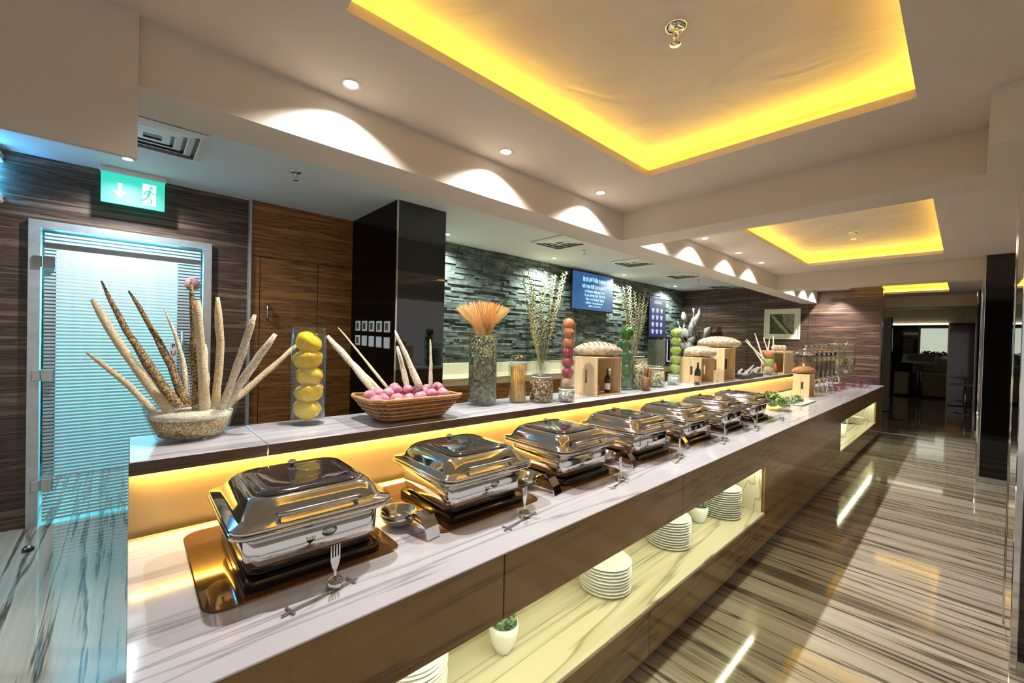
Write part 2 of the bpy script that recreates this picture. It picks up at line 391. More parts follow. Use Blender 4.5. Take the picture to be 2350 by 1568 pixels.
# ceilings
struct(MB().box(-4, 2.39, ZK, XF+.2, 7.4, ZK+.1), 'ceiling', 'paint_k')
def bay(x0, x1, y0, y1, cx0, cx1, cy0, cy1, idx, lab):
    R = .13; zt = 2.912
    b = MB()
    for (a0, a1, c0, c1) in ((x0, cx0, y0, y1), (cx1, x1, y0, y1), (cx0, cx1, y0, cy0), (cx0, cx1, cy1, y1)): b.box(a0, c0, ZC, a1, c1, ZC+.045)
    c = struct(b, 'ceiling', 'paint')
    b = MB()
    b.box(cx0-R-.03, cy0-R-.03, zt, cx1+R+.03, cy1+R+.03, zt+.05)
    cc = b.build('cove_panel', 'cove', c)
    b = MB()
    b.box(cx0-R-.03, cy0-R, ZC+.045, cx0-R, cy1+R, zt).box(cx1+R, cy0-R, ZC+.045, cx1+R+.03, cy1+R, zt)
    b.box(cx0-R, cy0-R-.03, ZC+.045, cx1+R, cy0-R, zt).box(cx0-R, cy1+R, ZC+.045, cx1+R, cy1+R+.03, zt)
    b.build('cove_side', 'paint', c)
    t = thing('cove_light', lab, 'cove light', ((cx0+cx1)/2, (cy0+cy1)/2, ZC+.045))
    hx, hy = (cx1-cx0)/2+R-.03, (cy1-cy0)/2+R-.03
    for (a0, a1, c0, c1) in ((-hx, hx, hy, hy+.022), (-hx, hx, -hy-.022, -hy), (hx, hx+.022, -hy, hy), (-hx-.022, -hx, -hy, hy)):
        MB().box(a0, c0, 0, a1, c1, .018).build('led_strip', 'cove_led', t)
    return c
bay(-4, 3.26, -4, 2.11, .555, 2.67, .176, 1.53, 1, 'amber light strip inside the cove nearest the glass door end of the buffet')
bay(3.575, 7.8, -4, 2.11, 4.45, 7.22, .19, 1.56, 2, 'amber light strip inside the cove above the middle of the buffet')
bay(8.12, 12.62, -4, 2.11, 9.1, 11.93, .22, 1.56, 3, 'amber light strip inside the cove beside the framed picture wall')
struct(MB().box(-4, 2.11, ZB, XF, 2.39, ZK+.1), 'trim_3', 'paint')
for i, (x0, x1) in enumerate(((3.26, 3.575), (7.8, 8.12), (12.62, 12.95))): struct(MB().box(x0, -4, ZB, x1, 2.11, ZC+.2), 'trim_%d' % (4+i), 'paint')
struct(MB().box(2.8, -.95, ZB, 3.26, -.057, ZC), 'trim_7', 'paint')
struct(MB().box(-4, 2.085, 2.236, .012, 2.109, ZC), 'trim_8', 'paint')
struct(MB().box(12.95, -4, ZC, 22, 5, ZC+.1), 'ceiling', 'paint')
struct(MB().box(10.85, 2.11, ZC, 12.95, 5, ZC+.1), 'ceiling', 'paint')
# corridor behind the glass door
b = MB(); b.box(-1.5, 7.3, 0, 1.5, 7.4, ZK).box(-1.5, YB+.12, 0, -1.4, 7.3, ZK).box(1.4, YB+.12, 0, 1.5, 7.3, ZK)
cw = struct(b, 'wall_corridor', 'wood_back')
a0, a1 = at(128, 800, 'y', 6.6), at(405, 800, 'y', 6.6)
MB().box(a0.x, 6.57, .02, a1.x, 6.6, at(260, 585, 'y', 6.6).z, .002).build('added_backdrop', 'white', cw)  # added white board, stands in for the bright area behind the door glass
MB().box(a0.x, 6.6, 0, a0.x+.05, 7.3, .3).box(a1.x-.05, 6.6, 0, a1.x, 7.3, .3).build('backdrop_leg', 'steel', cw)
# lounge beyond the buffet
struct(MB().box(21.5, -4, 0, 21.6, 5, 2.9), 'wall_lounge', 'redbrown')
struct(MB().box(10.85, 4.2, 0, 21.5, 4.3, 2.9), 'wall_lounge_side', 'cream_face')
struct(MB().box(10.85, -4.1, 0, 21.5, -4, 2.9), 'wall_lounge_right', 'redbrown')

# glass door
d = MB(); d.box(-.6, YB-.04, 0, -.535, YB+.05, 2.462).box(.515, YB-.04, 0, .58, YB+.05, 2.462).box(-.535, YB-.04, 2.40, .515, YB+.05, 2.462)
door = struct(d, 'door_1', 'frame_al')
MB().box(-.52, YB-.012, .012, .5, YB, 2.385, .002).build('pane', 'doorglass', door)
strip = withmat(MB().box(-.515, -.002, -.0085, .495, .002, .0085), 'film_strip', 'fstrip')
k = 0; z = .04
while z < 2.37:
    obj(strip, 'film_strip', door, (0, YB-.015, z)); z += .029
for hz in (2.13, 1.22, .33):
    MB().box(-.575, YB-.055, hz-.045, -.525, YB-.012, hz+.045, .004).box(-.522, YB-.05, hz-.05, -.455, YB-.012, hz+.05, .004).build('hinge', 'steel', door)
MB().box(.27, YB-.022, 1.22, .325, YB-.018, 1.5).build('label_plate', 'white', door)
for i, ch in enumerate('PULL'): textmesh(ch, .055, 'letter', 'blackmat', door, (.297, YB-.0235, 1.46-.065*i), (PI/2, 0, 0))
hb = MB(); hb.tube([(.36, YB-.06, 1.0), (.36, YB-.06, 1.6)], .014, 10); hb.tube([(.36, YB-.06, 1.05), (.36, YB-.01, 1.05)], .009); hb.tube([(.36, YB-.06, 1.55), (.36, YB-.01, 1.55)], .009); hb.build('pull_handle', 'steel', door)
MB().lathe([(.001, 0), (.06, 0), (.06, .003), (.001, .003)], 24).build('round_sticker', 'pinkred', door, (.43, YB-.02, 2.06), (PI/2, 0, 0))
MB().box(-.52, YB-.02, 2.25, .5, YB-.014, 2.29).build('closer_rail', 'steel', door)

# ================================================================== BUFFET COUNTER
cnt = thing('buffet_counter', 'long buffet counter clad in brown striped stone with two lit niches', 'counter', (0, 1.0, 0))
XE = 10.5; NZ0, NZ1 = .31, .675
def P(name, mat, x0, y0, z0, x1, y1, z1, c=.002, par=cnt): return MB().box(x0, y0-1, z0, x1, y1-1, z1, c).build(name, mat, par)
P('plinth', 'plinth', .02, 1.05, 0, XE-.02, 1.8, .06)
edges = [0, .915, 2.2, 3.55, 4.9, 6.2, 7.6, 9.0, XE]
for a, c_ in zip(edges, edges[1:]): P('apron_panel', 'front', a, 1.002, NZ1, c_-.004, 1.035, .8935)
for a, c_ in zip([0, 1.9, 3.62, 5.1, 6.55, 8.1, 9.62], [1.9, 3.62, 5.1, 6.55, 8.1, 9.62, XE]): P('lower_panel', 'front', a, 1.012, .055, c_-.004, 1.035, NZ0-.02)
for a, c_ in ((0, .25), (3.62, 5.1), (5.104, 6.55), (9.62, XE)): P('pier_panel', 'front', a, 1.012, NZ0-.018, c_-.004, 1.035, NZ1-.002)
P('end_panel', 'front', 0, 1.036, .055, .03, 1.87, .874); P('end_panel', 'front', XE-.03, 1.036, .055, XE, 1.87, .874)
P('rear_panel', 'front', .03, 1.84, .055, XE-.03, 1.87, .874)
for (a, c_) in ((.25, 3.62), (6.55, 9.62)):
    P('niche_floor', 'niche', a, 1.008, NZ0-.02, c_, 1.52, NZ0)
    P('niche_back', 'niche', a, 1.52, NZ0-.02, c_, 1.54, NZ1+.02)
    P('niche_top', 'niche', a, 1.035, NZ1, c_, 1.52, NZ1+.02)
    P('niche_side', 'niche', c_-.02, 1.03, NZ0, c_, 1.52, NZ1); P('niche_side', 'niche', a, 1.03, NZ0, a+.02, 1.52, NZ1)
    P('led_strip', 'niche_led', a+.04, 1.045, NZ1-.012, c_-.04, 1.062, NZ1)
wt = thing('buffet_worktop', 'white veined marble worktop carrying the row of chafing dishes', 'worktop', (0, 1.0, .874))
for a, c_ in zip([0, 2.35, 4.7, 7.0, 9.0], [2.35, 4.7, 7.0, 9.0, XE]): MB().box(a, 0, .020, c_-.0015, .87, .026, .0015).build('marble_slab', 'top', wt); MB().box(a, .036, 0, c_-.0015, .869, .020).build('backing_board', 'dark_edge', wt)
# riser with display shelf
SX = 8.15
ds = thing('display_shelf', 'raised marble display shelf with amber lit riser behind the chafing dishes', 'shelf', (0, 1.87, .9))
MB().box(0, .03, -.03, SX, .05, .228, .001).build('riser_panel', 'riser', ds)
MB().box(0, .05, -.9, .02, .43, .228, .001).build('end_panel', 'riser', ds); MB().box(SX-.02, .05, -.9, SX, .43, .228, .001).build('end_panel', 'riser', ds)
MB().box(0, .41, -.9, SX, .43, .228, .001).build('rear_panel', 'front', ds)
sl = [0, .41, 1.9, 3.4, 4.9, 6.4, SX]
for a, c_ in zip(sl, sl[1:]):
    MB().box(a, -.005, .228, c_-.003, .44, .26, .003).build('shelf_slab', 'top', ds)
    MB().box(a, -.006, .212, c_-.003, .012, .228, .001).build('shelf_edge', 'dark_edge', ds)
MB().box(.01, .012, .216, SX-.01, .028, .227).build('led_strip', 'riser_led', ds)
for a, c_ in zip(sl, sl[1:]): MB().box(a, -.0065, .2285, c_-.003, -.005, .257).build('edge_band', 'dark_edge', ds)
ZS = 1.16; ZT = .9005

# ================================================================== BLACK COLUMN, RIGHT COLUMNS
bc = thing('glass_clad_column', 'square black glass column between veneer cupboards and stone wall', 'column', (1.95, 3.85, 0))
MB().box(.006, .006, 0, .57, 1.19, ZK).build('core', 'blackmat', bc)
MB().box(0, .012, 0, .006, 1.19, ZK, .001).build('side_glass', 'blackpanel', bc)
for (z0, z1) in ((0, 1.15), (1.153, 2.14), (2.143, ZK)): MB().box(.012, 0, z0, .57, .006, z1, .001).build('front_glass', 'darkglass', bc)
MB().box(-.004, -.004, 0, .012, .012, ZK, .002).build('corner_trim', 'chrome', bc)
for r in range(2):
    for c in range(5):
        y = 4.76-.185*c; z = 1.715-.165*r-.004*c
        t = thing('wall_switch', '%s switch plate from the veneer cupboards in the %s row on the black column' % (ORD[c], ('upper', 'lower')[r]), 'switch', (1.9495, y, z), 0, 'switch plates on the black column')
        MB().box(-.012, -.065, -.058, 0, .065, .058, .006).build('plate', 'white', t)
        if r == 0 or c == 0: MB().box(-.0135, -.036, -.036, -.012, .036, .036, .001).build('rocker', 'machine', t)
        else: MB().box(-.015, -.05, -.045, -.012, .05, .045, .002).build('rocker', 'white', t)
def column(x0, x1, y0, y1, zt, lab):
    t = thing('black_column', lab, 'column', (x0, y1, 0))
    W = x1-x0; D = y0-y1
    MB().box(.008, D, .07, W-.008, -.008, zt).build('core', 'blackmat', t)
    MB().box(0, D, .07, .008, -.02, zt, .001).build('front_panel', 'black', t)
    MB().box(.02, -.008, .07, W-.02, 0, zt, .001).build('side_mirror', 'mirror', t)
    MB().box(-.006, -.022, 0, .02, .004, zt, .003).build('corner_trim', 'chrome', t); MB().box(W-.02, -.022, 0, W+.006, .004, zt, .003).build('corner_trim', 'chrome', t)
    MB().box(-.004, D, 0, W, -.004, .07, .002).build('base_trim', 'steel', t)
column(3.25, 3.8, -.62, -.195, ZB, 'black panelled column with mirrored side carrying the beam beside the nearest amber cove')
column(7.65, 8.25, -.62, -.14, ZC, 'black panelled column with chrome corners across the aisle from the dispensers')
column(11.9, 12.5, -.62, -.15, ZC, 'slim black column standing past the end of the buffet')

# ================================================================== CHAFING DISHES
def make_dish(loc, label):
    t = thing('chafing_dish', label, 'chafing dish', loc, 0, 'row of chafing dishes')
    MB().loft([(.37, .40, .02, 0), (.38, .41, .02, .004), (.38, .41, .02, .022), (.37, .40, .02, .026)], False).build('base', 'black', t)
    bd = MB().loft([(.345, .345, .03, .027), (.36, .36, .035, .034), (.378, .378, .04, .06), (.385, .385, .04, .148)]).build('water_pan', 'chrome', t)
    MB().lathe([(.001, 0), (.014, 0), (.015, .005), (.008, .009), (.001, .010)], 16, sx=1.5).build('badge', 'steel', bd, (.03, -.186, .105), (PI/2, 0, 0))
    MB().loft([(.40, .40, .04, .146), (.452, .452, .05, .150), (.462, .462, .05, .157), (.452, .452, .05, .163), (.41, .41, .045, .165)]).build('rim', 'chrome', t)
    ld = MB().loft([(.452, .452, .05, .166), (.456, .456, .05, .171), (.45, .45, .05, .175), (.402, .402, .05, .177), (.392, .392, .05, .186), (.378, .378, .055, .205), (.354, .354, .06, .222), (.333, .333, .06, .230), (.318, .318, .055, .2325)], True, True, True).build('lid', 'chrome', t)
    MB().loft([(.300, .300, .05, .2330), (.296, .296, .05, .2365), (.22, .22, .05, .2405), (.10, .10, .04, .2420)]).build('window', 'lidglass', ld)
    h = MB(); h.tube([(-.11, -.188, .190), (-.11, -.214, .198), (-.09, -.22, .200), (.09, -.22, .200), (.11, -.214, .198), (.11, -.188, .190)], .0075, 8)
    h.build('handle', 'steel', ld)
    kn = MB(); kn.lathe([(.006, .236), (.006, .243), (.013, .247), (.014, .253), (.009, .259), (.001, .260)], 14, 0, .10); kn.build('knob', 'chrome', ld)
    MB().box(-.05, .205, .15, .05, .232, .185, .006).build('hinge', 'steel', ld)
    return t
DX = [.405, 1.075, 1.72, 2.39, 3.05, 3.73, 4.40]
dish_lab = ['chafing dish with smoked glass lid %s along the worktop counting from the bowl of breadsticks' % o for o in ORD]
plate_me = withmat(MB().loft([(.53, .56, .05, 0), (.535, .565, .05, .002), (.53, .56, .05, .004)], False), 'warming_plate', 'amber_plate')
dish0 = None
for i, x in enumerate(DX):
    y = 1.475
    tag(obj(plate_me, 'warming_plate', None, (x, y+.045, ZT-.0007)), 'amber glass warming plate under the %s chafing dish from the bowl of breadsticks' % ORD[i], 'warming plate', 'warming plates under the chafing dishes')
    L = (x+.015 if i == 0 else x, y, ZT+.0028)
    if dish0 is None: dish0 = make_dish(L, dish_lab[0])
    else: dup(dish0, L, dish_lab[i])
# fork card holders
def make_fork(loc, label):
    t = thing('fork_card_holder', label, 'card holder', loc, .2, 'fork shaped card holders')
    b = MB()
    prof = [(-.004, .02), (-.0035, .045), (-.010, .06), (-.0145, .078), (-.0145, .085), (.0145, .085), (.0145, .078), (.010, .06), (.0035, .045), (.004, .02)]
    n = len(prof); b.add([(x, -.0012, z) for x, z in prof]+[(x, .0012, z) for x, z in prof], [tuple(range(n)), tuple(range(2*n-1, n-1, -1))]+[(i, (i+1) % n+0, (i+1) % n+n, i+n) for i in range(n)])
    for q in range(4): b.box(-.0145+.0082*q, -.0012, .084, -.0105+.0082*q, .0012, .118)
    b.build('fork', 'chrome', t)
    MB().lathe([(.018, 0), (.021, 0), (.021, .022), (.018, .022), (.018, 0)], 20).build('ring', 'chrome', t)
    f = MB(); f.box(-.15, -.018, 0, .06, -.010, .004, .001).box(-.13, -.03, 0, -.122, .012, .004, .001).box(.04, -.03, 0, .048, .012, .004, .001); f.build('foot', 'steel', t)
    return t
FX = [(.425, 1.165), (1.155, 1.16), (1.83, 1.16), (2.49, 1.165), (3.2, 1.165), (3.9, 1.165), (4.6, 1.165)]
fk = None
for i, (x, y) in enumerate(FX):
    lb = 'chrome fork card holder in front of the %s chafing dish from the bowl of breadsticks' % ORD[i]
    fk = make_fork((x, y, ZT), lb) if fk is None else fk
    if i: dup(fk, (x, y, ZT), lb)
# utensil rests
def make_rest(loc, label):
    t = thing('utensil_rest', label, 'utensil rest', loc, 0, 'utensil rests between the chafing dishes'); t.scale = (1.22,)*3
    b = MB(); prof = [(.012, .002), (.03, .004), (.045, .014), (.053, .030), (.055, .042), (.051, .041), (.042, .018), (.028, .009), (.001, .007)]
    b.lathe(prof, 22, 0, 0, True, False, 1, 1.15); b.build('bowl', 'chrome', t)
    pts = [(.01, -.045, .028), (.016, -.07, .05), (.022, -.095, .062), (.028, -.12, .055), (.031, -.14, .03), (.032, -.15, .001)]
    MB().ribbon(pts, (.048, .008, 0), .004).build('bent_strap', 'chrome', t)
    return t
RX = [.745, 1.40, 2.055, 2.72, 3.39, 4.06]
rs = None
for i, x in enumerate(RX):
    lb = 'shiny utensil rest between the %s and %s chafing dishes from the bowl of breadsticks' % (ORD[i], ORD[i+1])
    if rs is None: rs = make_rest((x, 1.415, ZT), lb)
    else: dup(rs, (x, 1.415, ZT), lb)

# ================================================================== DISPLAY SHELF OBJECTS
def stick(base, tip, r, mat, label, group, taper=.6, bend=.02, n=9, jit=.12, seed=0):
    rnd = random.Random(seed); B = Vector(base); T = Vector(tip); d = T-B; side = d.cross(Vector((0, 0, 1))); side = side.normalized() if side.length > 1e-4 else Vector((1, 0, 0))
    pts = []; rad = []
    for i in range(n):
        u = i/(n-1); pts.append(B+d*u+side*bend*math.sin(PI*u)+Vector([rnd.uniform(-1, 1)*r*jit for _ in range(3)]))
        rad.append(r*(1-(1-taper)*u)*(1+rnd.uniform(-jit, jit)))
    rad[-1] *= .55
    mb = MB(); mb.tube([p-B for p in pts], rad, 9); o = mb.build('breadstick', mat, None, B)
    return tag(o, label, 'breadstick', group)
# glass bowl of grain
BX, BY = .195, 2.185
bw = thing('glass_bowl', 'large clear glass bowl at the open end of the display shelf', 'bowl', (BX, BY, ZS))
MB().lathe([(.001, .004), (.105, .002), (.118, .006), (.135, .05), (.156, .115), (.165, .148), (.168, .150), (.165, .152), (.160, .147), (.150, .113), (.129, .052), (.113, .014), (.001, .012)], 48).build('bowl_wall', 'glass', bw)
g = MB().lathe([(.001, .013), (.111, .0145), (.126, .052), (.139, .085), (.10, .094), (.05, .098), (.001, .099)], 40).build('grain_fill', 'sand', None, (BX, BY, ZS)); tag(g, 'golden grain filling the large glass bowl', 'grain', None, 'stuff')
g = MB().lathe([(.139, .086), (.1435, .104), (.1, .112), (.05, .115), (.001, .116)], 40).build('rice_layer', 'grain_pale', None, (BX, BY, ZS)); tag(g, 'pale rice layer on top of the grain in the large glass bowl', 'rice', None, 'stuff')
GS = 'breadsticks standing in the glass bowl'
bs = [((-.10, .0), (200, 810), .015, 'stick', .55, .02, 1.72), ((-.05, -.05), (213, 688), .018, 'stick', .85, -.02, 1.66), ((-.02, .04), (233, 646), .024, 'stick2', .3, -.02, 1.85), ((.0, .07), (296, 668), .022, 'stick2', .3, .02, 1.88),
      ((-.01, .085), (375, 705), .014, 'stick3', .35, .03, 1.86), ((.02, -.03), (440, 640), .024, 'stick2', .25, -.012, 1.72), ((.04, -.045), (453, 688), .017, 'stick', .9, 0, 1.68), ((.07, -.02), (499, 681), .018, 'stick', .75, -.015, 1.75),
      ((.085, -.035), (584, 722), .017, 'stick3', .8, -.01, 1.76), ((.092, -.0), (633, 766), .018, 'stick3', .8, .01, 1.84), ((.09, .035), (690, 785), .015, 'stick', .75, .0, 2.13), ((.05, .06), (470, 790), .022, 'stick3', .5, .0, 1.86)]
names = ['short pale breadstick leaning furthest towards the glass door', 'long smooth breadstick leaning towards the glass door', 'long dark seeded breadstick with pointed tip leaning towards the glass door', 'dark seeded breadstick with curved pointed tip beside the long dark one',
         'thin pale breadstick with curled tip in the middle of the glass bowl', 'tallest dark seeded breadstick standing upright in the glass bowl', 'smooth upright breadstick touching the tallest dark one', 'upright breadstick with knobbly tip in the glass bowl',
         'steep pale breadstick leaning towards the yellow peppers', 'thick pale breadstick leaning low towards the yellow peppers', 'longest breadstick from the glass bowl reaching the vase of yellow peppers', 'stout pale seeded breadstick behind the upright ones in the glass bowl']
for i, ((ox, oy), px, r, mt, tp, bd, dep) in enumerate(bs):
    stick((BX+ox, BY+oy, ZS+.075), atd(px[0], px[1], dep), r, mt, names[i], GS, tp, bd, seed=i)

def cyl_vase(loc, r, h, label, wall=.004, base=.02):
    t = thing('glass_vase', label, 'vase', loc)
    MB().lathe([(.001, 0), (r-.003, 0), (r, .003), (r, h), (r-wall*.5, h+.001), (r-wall, h), (r-wall, base), (.001, base)], 40).build('vase_wall', 'glass', t)
    return t
def pepper(loc, R, H, mat, label, group, tilt=(0, 0, 0), name='bell_pepper'):
    t = thing(name, label, 'pepper', loc, 0, group); t.rotation_euler = tilt
    def fn(p, ph, th):
        s = math.sin(ph); k = 1+.075*math.cos(4*th)*s; top = max(0, -math.cos(ph)*-1)
        z = p.z
        u = math.hypot(p.x, p.y)/R
        if u < .5: z *= .84+.32*u
        return Vector((p.x*k*(1.04-.1*(z < 0)), p.y*k*(1.04-.1*(z < 0)), z))
    MB().ball((0, 0, 0), R, R, H/2, 28, 14, fn).build('flesh', mat, t)
    MB().tube([(0, 0, H*.36), (.003, 0, H*.46), (.008, .002, H*.56)], [.011, .006, .007], 8).build('stem', 'stem', t)
    return t
VX, VY = .65, 2.185
cyl_vase((VX, VY, ZS), .078, .475, 'tall clear glass cylinder stacked with yellow peppers', .004, .028)
rnd = random.Random(3); zz = ZS+.028
PW = ['topmost yellow pepper in the tall glass cylinder', 'second yellow pepper from the top of the glass cylinder', 'middle yellow pepper of five in the glass cylinder', 'second yellow pepper from the bottom of the glass cylinder', 'bottom yellow pepper resting on the base of the glass cylinder']
offs = [(-.004, .003), (.003, -.003), (.004, 0), (-.005, -.002), (-.003, .002)]
tl = [(.3, .2, .2), (-.25, .1, 1), (.15, -.2, 2), (.1, .1, 3), (.55, .35, .5)]
for i in range(5):
    pepper((VX+offs[i][0], VY+offs[i][1], zz+.044), .066, .106, 'yellow', PW[4-i], 'yellow peppers in the glass cylinder', tl[i], 'yellow_pepper'); zz += .0815
# basket
KX, KY = 1.12, 2.045
bk = thing('wicker_basket', 'rectangular brown wicker basket piled with pink onions', 'basket', (KX, KY, ZS))
LV = []
nz = 11
for i in range(nz+1):
    u = i/nz; LV.append((.34+.17*u, .19+.13*u, .05, .004+.10*u))
bb = MB(); inner = [(a-.016, b_-.016, c_, z_) for a, b_, c_, z_ in LV]
bb.rings([bb.rrect(a, b_, c_, z_, k=6) for a, b_, c_, z_ in LV]+[bb.rrect(a, b_, c_, z_, k=6) for a, b_, c_, z_ in reversed(inner)], True, True, True)
def warp(v):  # raised corners
    x, y, z = v; k = max(0, (abs(x)/.25))**2*max(0, abs(y)/.15)**1.5; return (x, y, z+.022*k*(z/.1))
bb.v = [warp(v) for v in bb.v]; bb.build('basket_body', 'wicker', bk)
for i in range(1, nz):
    q = MB(); u = i/nz; pts = [warp(p) for p in q.rrect(.34+.17*u+.006, .19+.13*u+.006, .05, .004+.10*u, k=8)]
    pts = [(p[0], p[1], p[2]+.0025*math.sin(j*2.1+i*PI)) for j, p in enumerate(pts)]; pts.append(pts[0]); q.tube(pts, .0048, 6, False); q.build('wicker_strand', 'wicker' if i % 2 else 'wicker2', bk)
q = MB(); pts = [warp(p) for p in q.rrect(.515, .325, .05, .106, k=8)]; pts.append(pts[0]); q.tube(pts, .009, 8, False); q.build('rim', 'wicker2', bk)
on_px = [(1165, 985), (1310, 1025), (1460, 1025), (1590, 1015), (1715, 1005), (1500, 1085), (1640, 1075), (1235, 1050), (1365, 960), (1455, 930), (1580, 920), (1690, 920), (1790, 910), (1840, 965), (1900, 895), (1955, 960), (1390, 890), (1750, 945), (1260, 960)]
on_me = withmat(MB().ball((0, 0, 0), .033, .033, .031, 16, 10, lambda p, ph, th: Vector((p.x*(1+.02*math.cos(7*th)), p.y*(1+.02*math.cos(7*th)), p.z*(1.12 if ph > 2.8 else 1)))), 'pink_onion', 'pink')
placed = []
for i, (x, y) in enumerate(on_px):
    zz = ZS+.095+(1085-y)/195*.055; p = at(600+x/4.7, 700+y/4.7, 'z', zz)
    lx, ly = p.x-KX, p.y-KY; lx = max(-.205, min(.205, lx)); ly = max(-.11, min(.11, ly)); placed.append((KX+lx, KY+ly, zz))
for _ in range(14): placed.append((KX+random.uniform(-.13, .13), KY+random.uniform(-.05, .05), ZS+.055))
for i, p in enumerate(placed):
    o = obj(on_me, 'pink_onion', None, p, (random.uniform(-.6, .6), random.uniform(-.6, .6), random.random()*6), [random.uniform(.9, 1.1)]*3)
    tag(o, 'round pink onion heaped in the wicker basket', 'onion', 'pink onions in the wicker basket')
GB = 'breadsticks standing in the wicker basket'
for i, (bp, tp_, r, mt, tpr, dep0, dep1, lb) in enumerate([((872, 910), (752, 772), .017, 'stick3', .95, 2.22, 2.3, 'thick pale breadstick leaning lowest from the wicker basket'), ((880, 900), (757, 783), .014, 'stick', .9, 2.28, 2.36, 'second pale breadstick lying against the lowest one in the basket'),
        ((893, 890), (776, 752), .010, 'stick', .4, 2.3, 2.45, 'thin tapering breadstick leaning from the wicker basket'), ((965, 888), (906, 758), .022, 'stick3', .35, 2.28, 2.3, 'thick seeded breadstick rising steeply behind the pink onions'),
        ((935, 885), (912, 795), .02, 'stick3', .5, 2.34, 2.36, 'short seeded breadstick behind the steep thick one in the basket'), ((988, 890), (987, 779), .014, 'stick3', .3, 2.34, 2.36, 'slim upright breadstick behind the pink onions')]):
    stick(atd(bp[0], bp[1]+6, dep0), atd(tp_[0], tp_[1], dep1), r, mt, lb, GB, tpr, .004, seed=40+i)
# herb vase with spaghetti
HX, HY = 1.735, 2.17
cyl_vase((HX, HY, ZS), .096, .47, 'wide glass cylinder of dried herbs topped by a fan of spaghetti', .004, .02)
g = MB().lathe([(.001, .0205), (.0905, .0205), (.0905, .455), (.06, .462), (.001, .465)], 36).build('dried_herbs', 'herbs', None, (HX, HY, ZS)); tag(g, 'dark green dried herbs filling the wide glass cylinder', 'herbs', None, 'stuff')
q = MB(); rnd = random.Random(5)
for i in range(420):
    a = rnd.random()*2*PI; u = math.sqrt(rnd.random()); sp = .19*u*rnd.uniform(.93, 1.05); r0 = .035*u
    L = .245*(1-.20*u*u)*rnd.uniform(.95, 1.05)
    p0 = Vector((r0*math.cos(a), r0*math.sin(a), .44)); p2 = Vector((sp*math.cos(a), sp*math.sin(a), .44+L))
    p1 = p0.lerp(p2, .45)-Vector((math.cos(a), math.sin(a), 0))*.03*u
    q.tube([p0, p1, p2], .0014, 4, False)
o = q.build('spaghetti_bundle', 'pasta_tip', None, (HX, HY, ZS)); tag(o, 'fan of orange spaghetti spreading from the herb filled cylinder', 'spaghetti', None, 'stuff')

def jar(loc, r, h, neck, label, fill, fillname, filllab, fz=.85, wide=False):
    t = thing('glass_jar', label, 'jar', loc)
    sh = h*.80
    MB().lathe([(.001, 0), (r*.94, 0), (r, .006), (r, sh*.9), (r*.97, sh*.96), (neck, sh), (neck, sh+.012), (neck-.004, sh+.012), (neck-.004, sh), (r*.95-.004, sh*.95), (r-.004, sh*.88), (r-.004, .01), (.001, .01)], 32).build('jar_wall', 'glass', t)
    ld = MB(); ld.lathe([(neck+.004, sh+.008), (neck+.007, sh+.012), (neck+.007, sh+.022), (neck*.9, h*.94), (.02, h*.96), (.012, h*.97), (.016, h*.99), (.010, h), (.001, h)], 28, 0, 0, True, False); ld.build('lid', 'lidclear', t)
    MB().lathe([(neck+.003, sh+.004), (neck+.008, sh+.005), (neck+.008, sh+.011), (neck+.003, sh+.012)], 28).build('seal_ring', 'white', t)
    if fill:
        g = MB().lathe([(.001, .011), (r-.0055, .012), (r-.0055, sh*fz), (r*.5, sh*(fz+.02)), (.001, sh*(fz+.03))], 30).build(fillname, fill, None, loc); tag(g, filllab, 'food', None, 'stuff')
    return t
jar((2.0, 2.11, ZS), .066, .345, .055, 'tall lidded glass jar of yellow pasta beside the spaghetti fan', None, '', '')
q = MB(); rnd = random.Random(9)
for i in range(230):
    a = rnd.random()*2*PI; u = .054*math.sqrt(rnd.random()); a2 = a+rnd.uniform(-.9, .9); u2 = .052*math.sqrt(rnd.random()*.6+.4)
    q.tube([(u*math.cos(a), u*math.sin(a), .012), (u2*math.cos(a2), u2*math.sin(a2), rnd.uniform(.235, .262))], .0028, 5, True)
o = q.build('pasta_sticks', 'pasta', None, (2.0, 2.11, ZS)); tag(o, 'dry yellow pasta sticks filling the tall lidded jar', 'pasta', None, 'stuff')
jar((2.165, 2.035, ZS), .086, .215, .062, 'squat lidded glass jar of brown beans', 'beans', 'mixed_beans', 'brown speckled beans filling the squat lidded jar', .86)
jar((2.325, 1.935, ZS), .06, .105, .05, 'small low glass jar of white beans in front of the onion cylinder', 'whitebeans', 'white_beans', 'white beans filling the small low jar', .9)
# stacked round produce cylinders
def stack_round(loc, r, h, cols, fr, vl, labs, name, cat, group, step=.9, lo=.0):
    cyl_vase(loc, r, h, vl, .003, .014)
    z = loc[2]+.014; rn = random.Random(int(loc[0]*100))
    for i, c in enumerate(cols):
        R = fr*rn.uniform(.96, 1.04); z += R*step
        t = thing(name, labs[i], cat, (loc[0]+rn.uniform(-1, 1)*(r-.004-R)*.7, loc[1]+rn.uniform(-1, 1)*(r-.004-R)*.7, z), 0, group); z += R*step
        t.rotation_euler = (rn.uniform(-.5, .5), rn.uniform(-.5, .5), rn.random()*6)
        MB().ball((0, 0, 0), R, R, R*.95, 18, 12, lambda p, ph, th: Vector((p.x, p.y, p.z*(.82+.18*min(1, math.hypot(p.x, p.y)/(R*.4)))))).build('flesh', c, t)
        MB().tube([(0, 0, R*.74), (.002, 0, R*1.04)], [.0035, .0025], 6).build('stalk', 'stem' if c in ('lime', 'green') else 'crust', t)
def labs_for(n, base): return ['%s %s from the base of its cylinder' % (ORD[i], base) for i in range(n)]
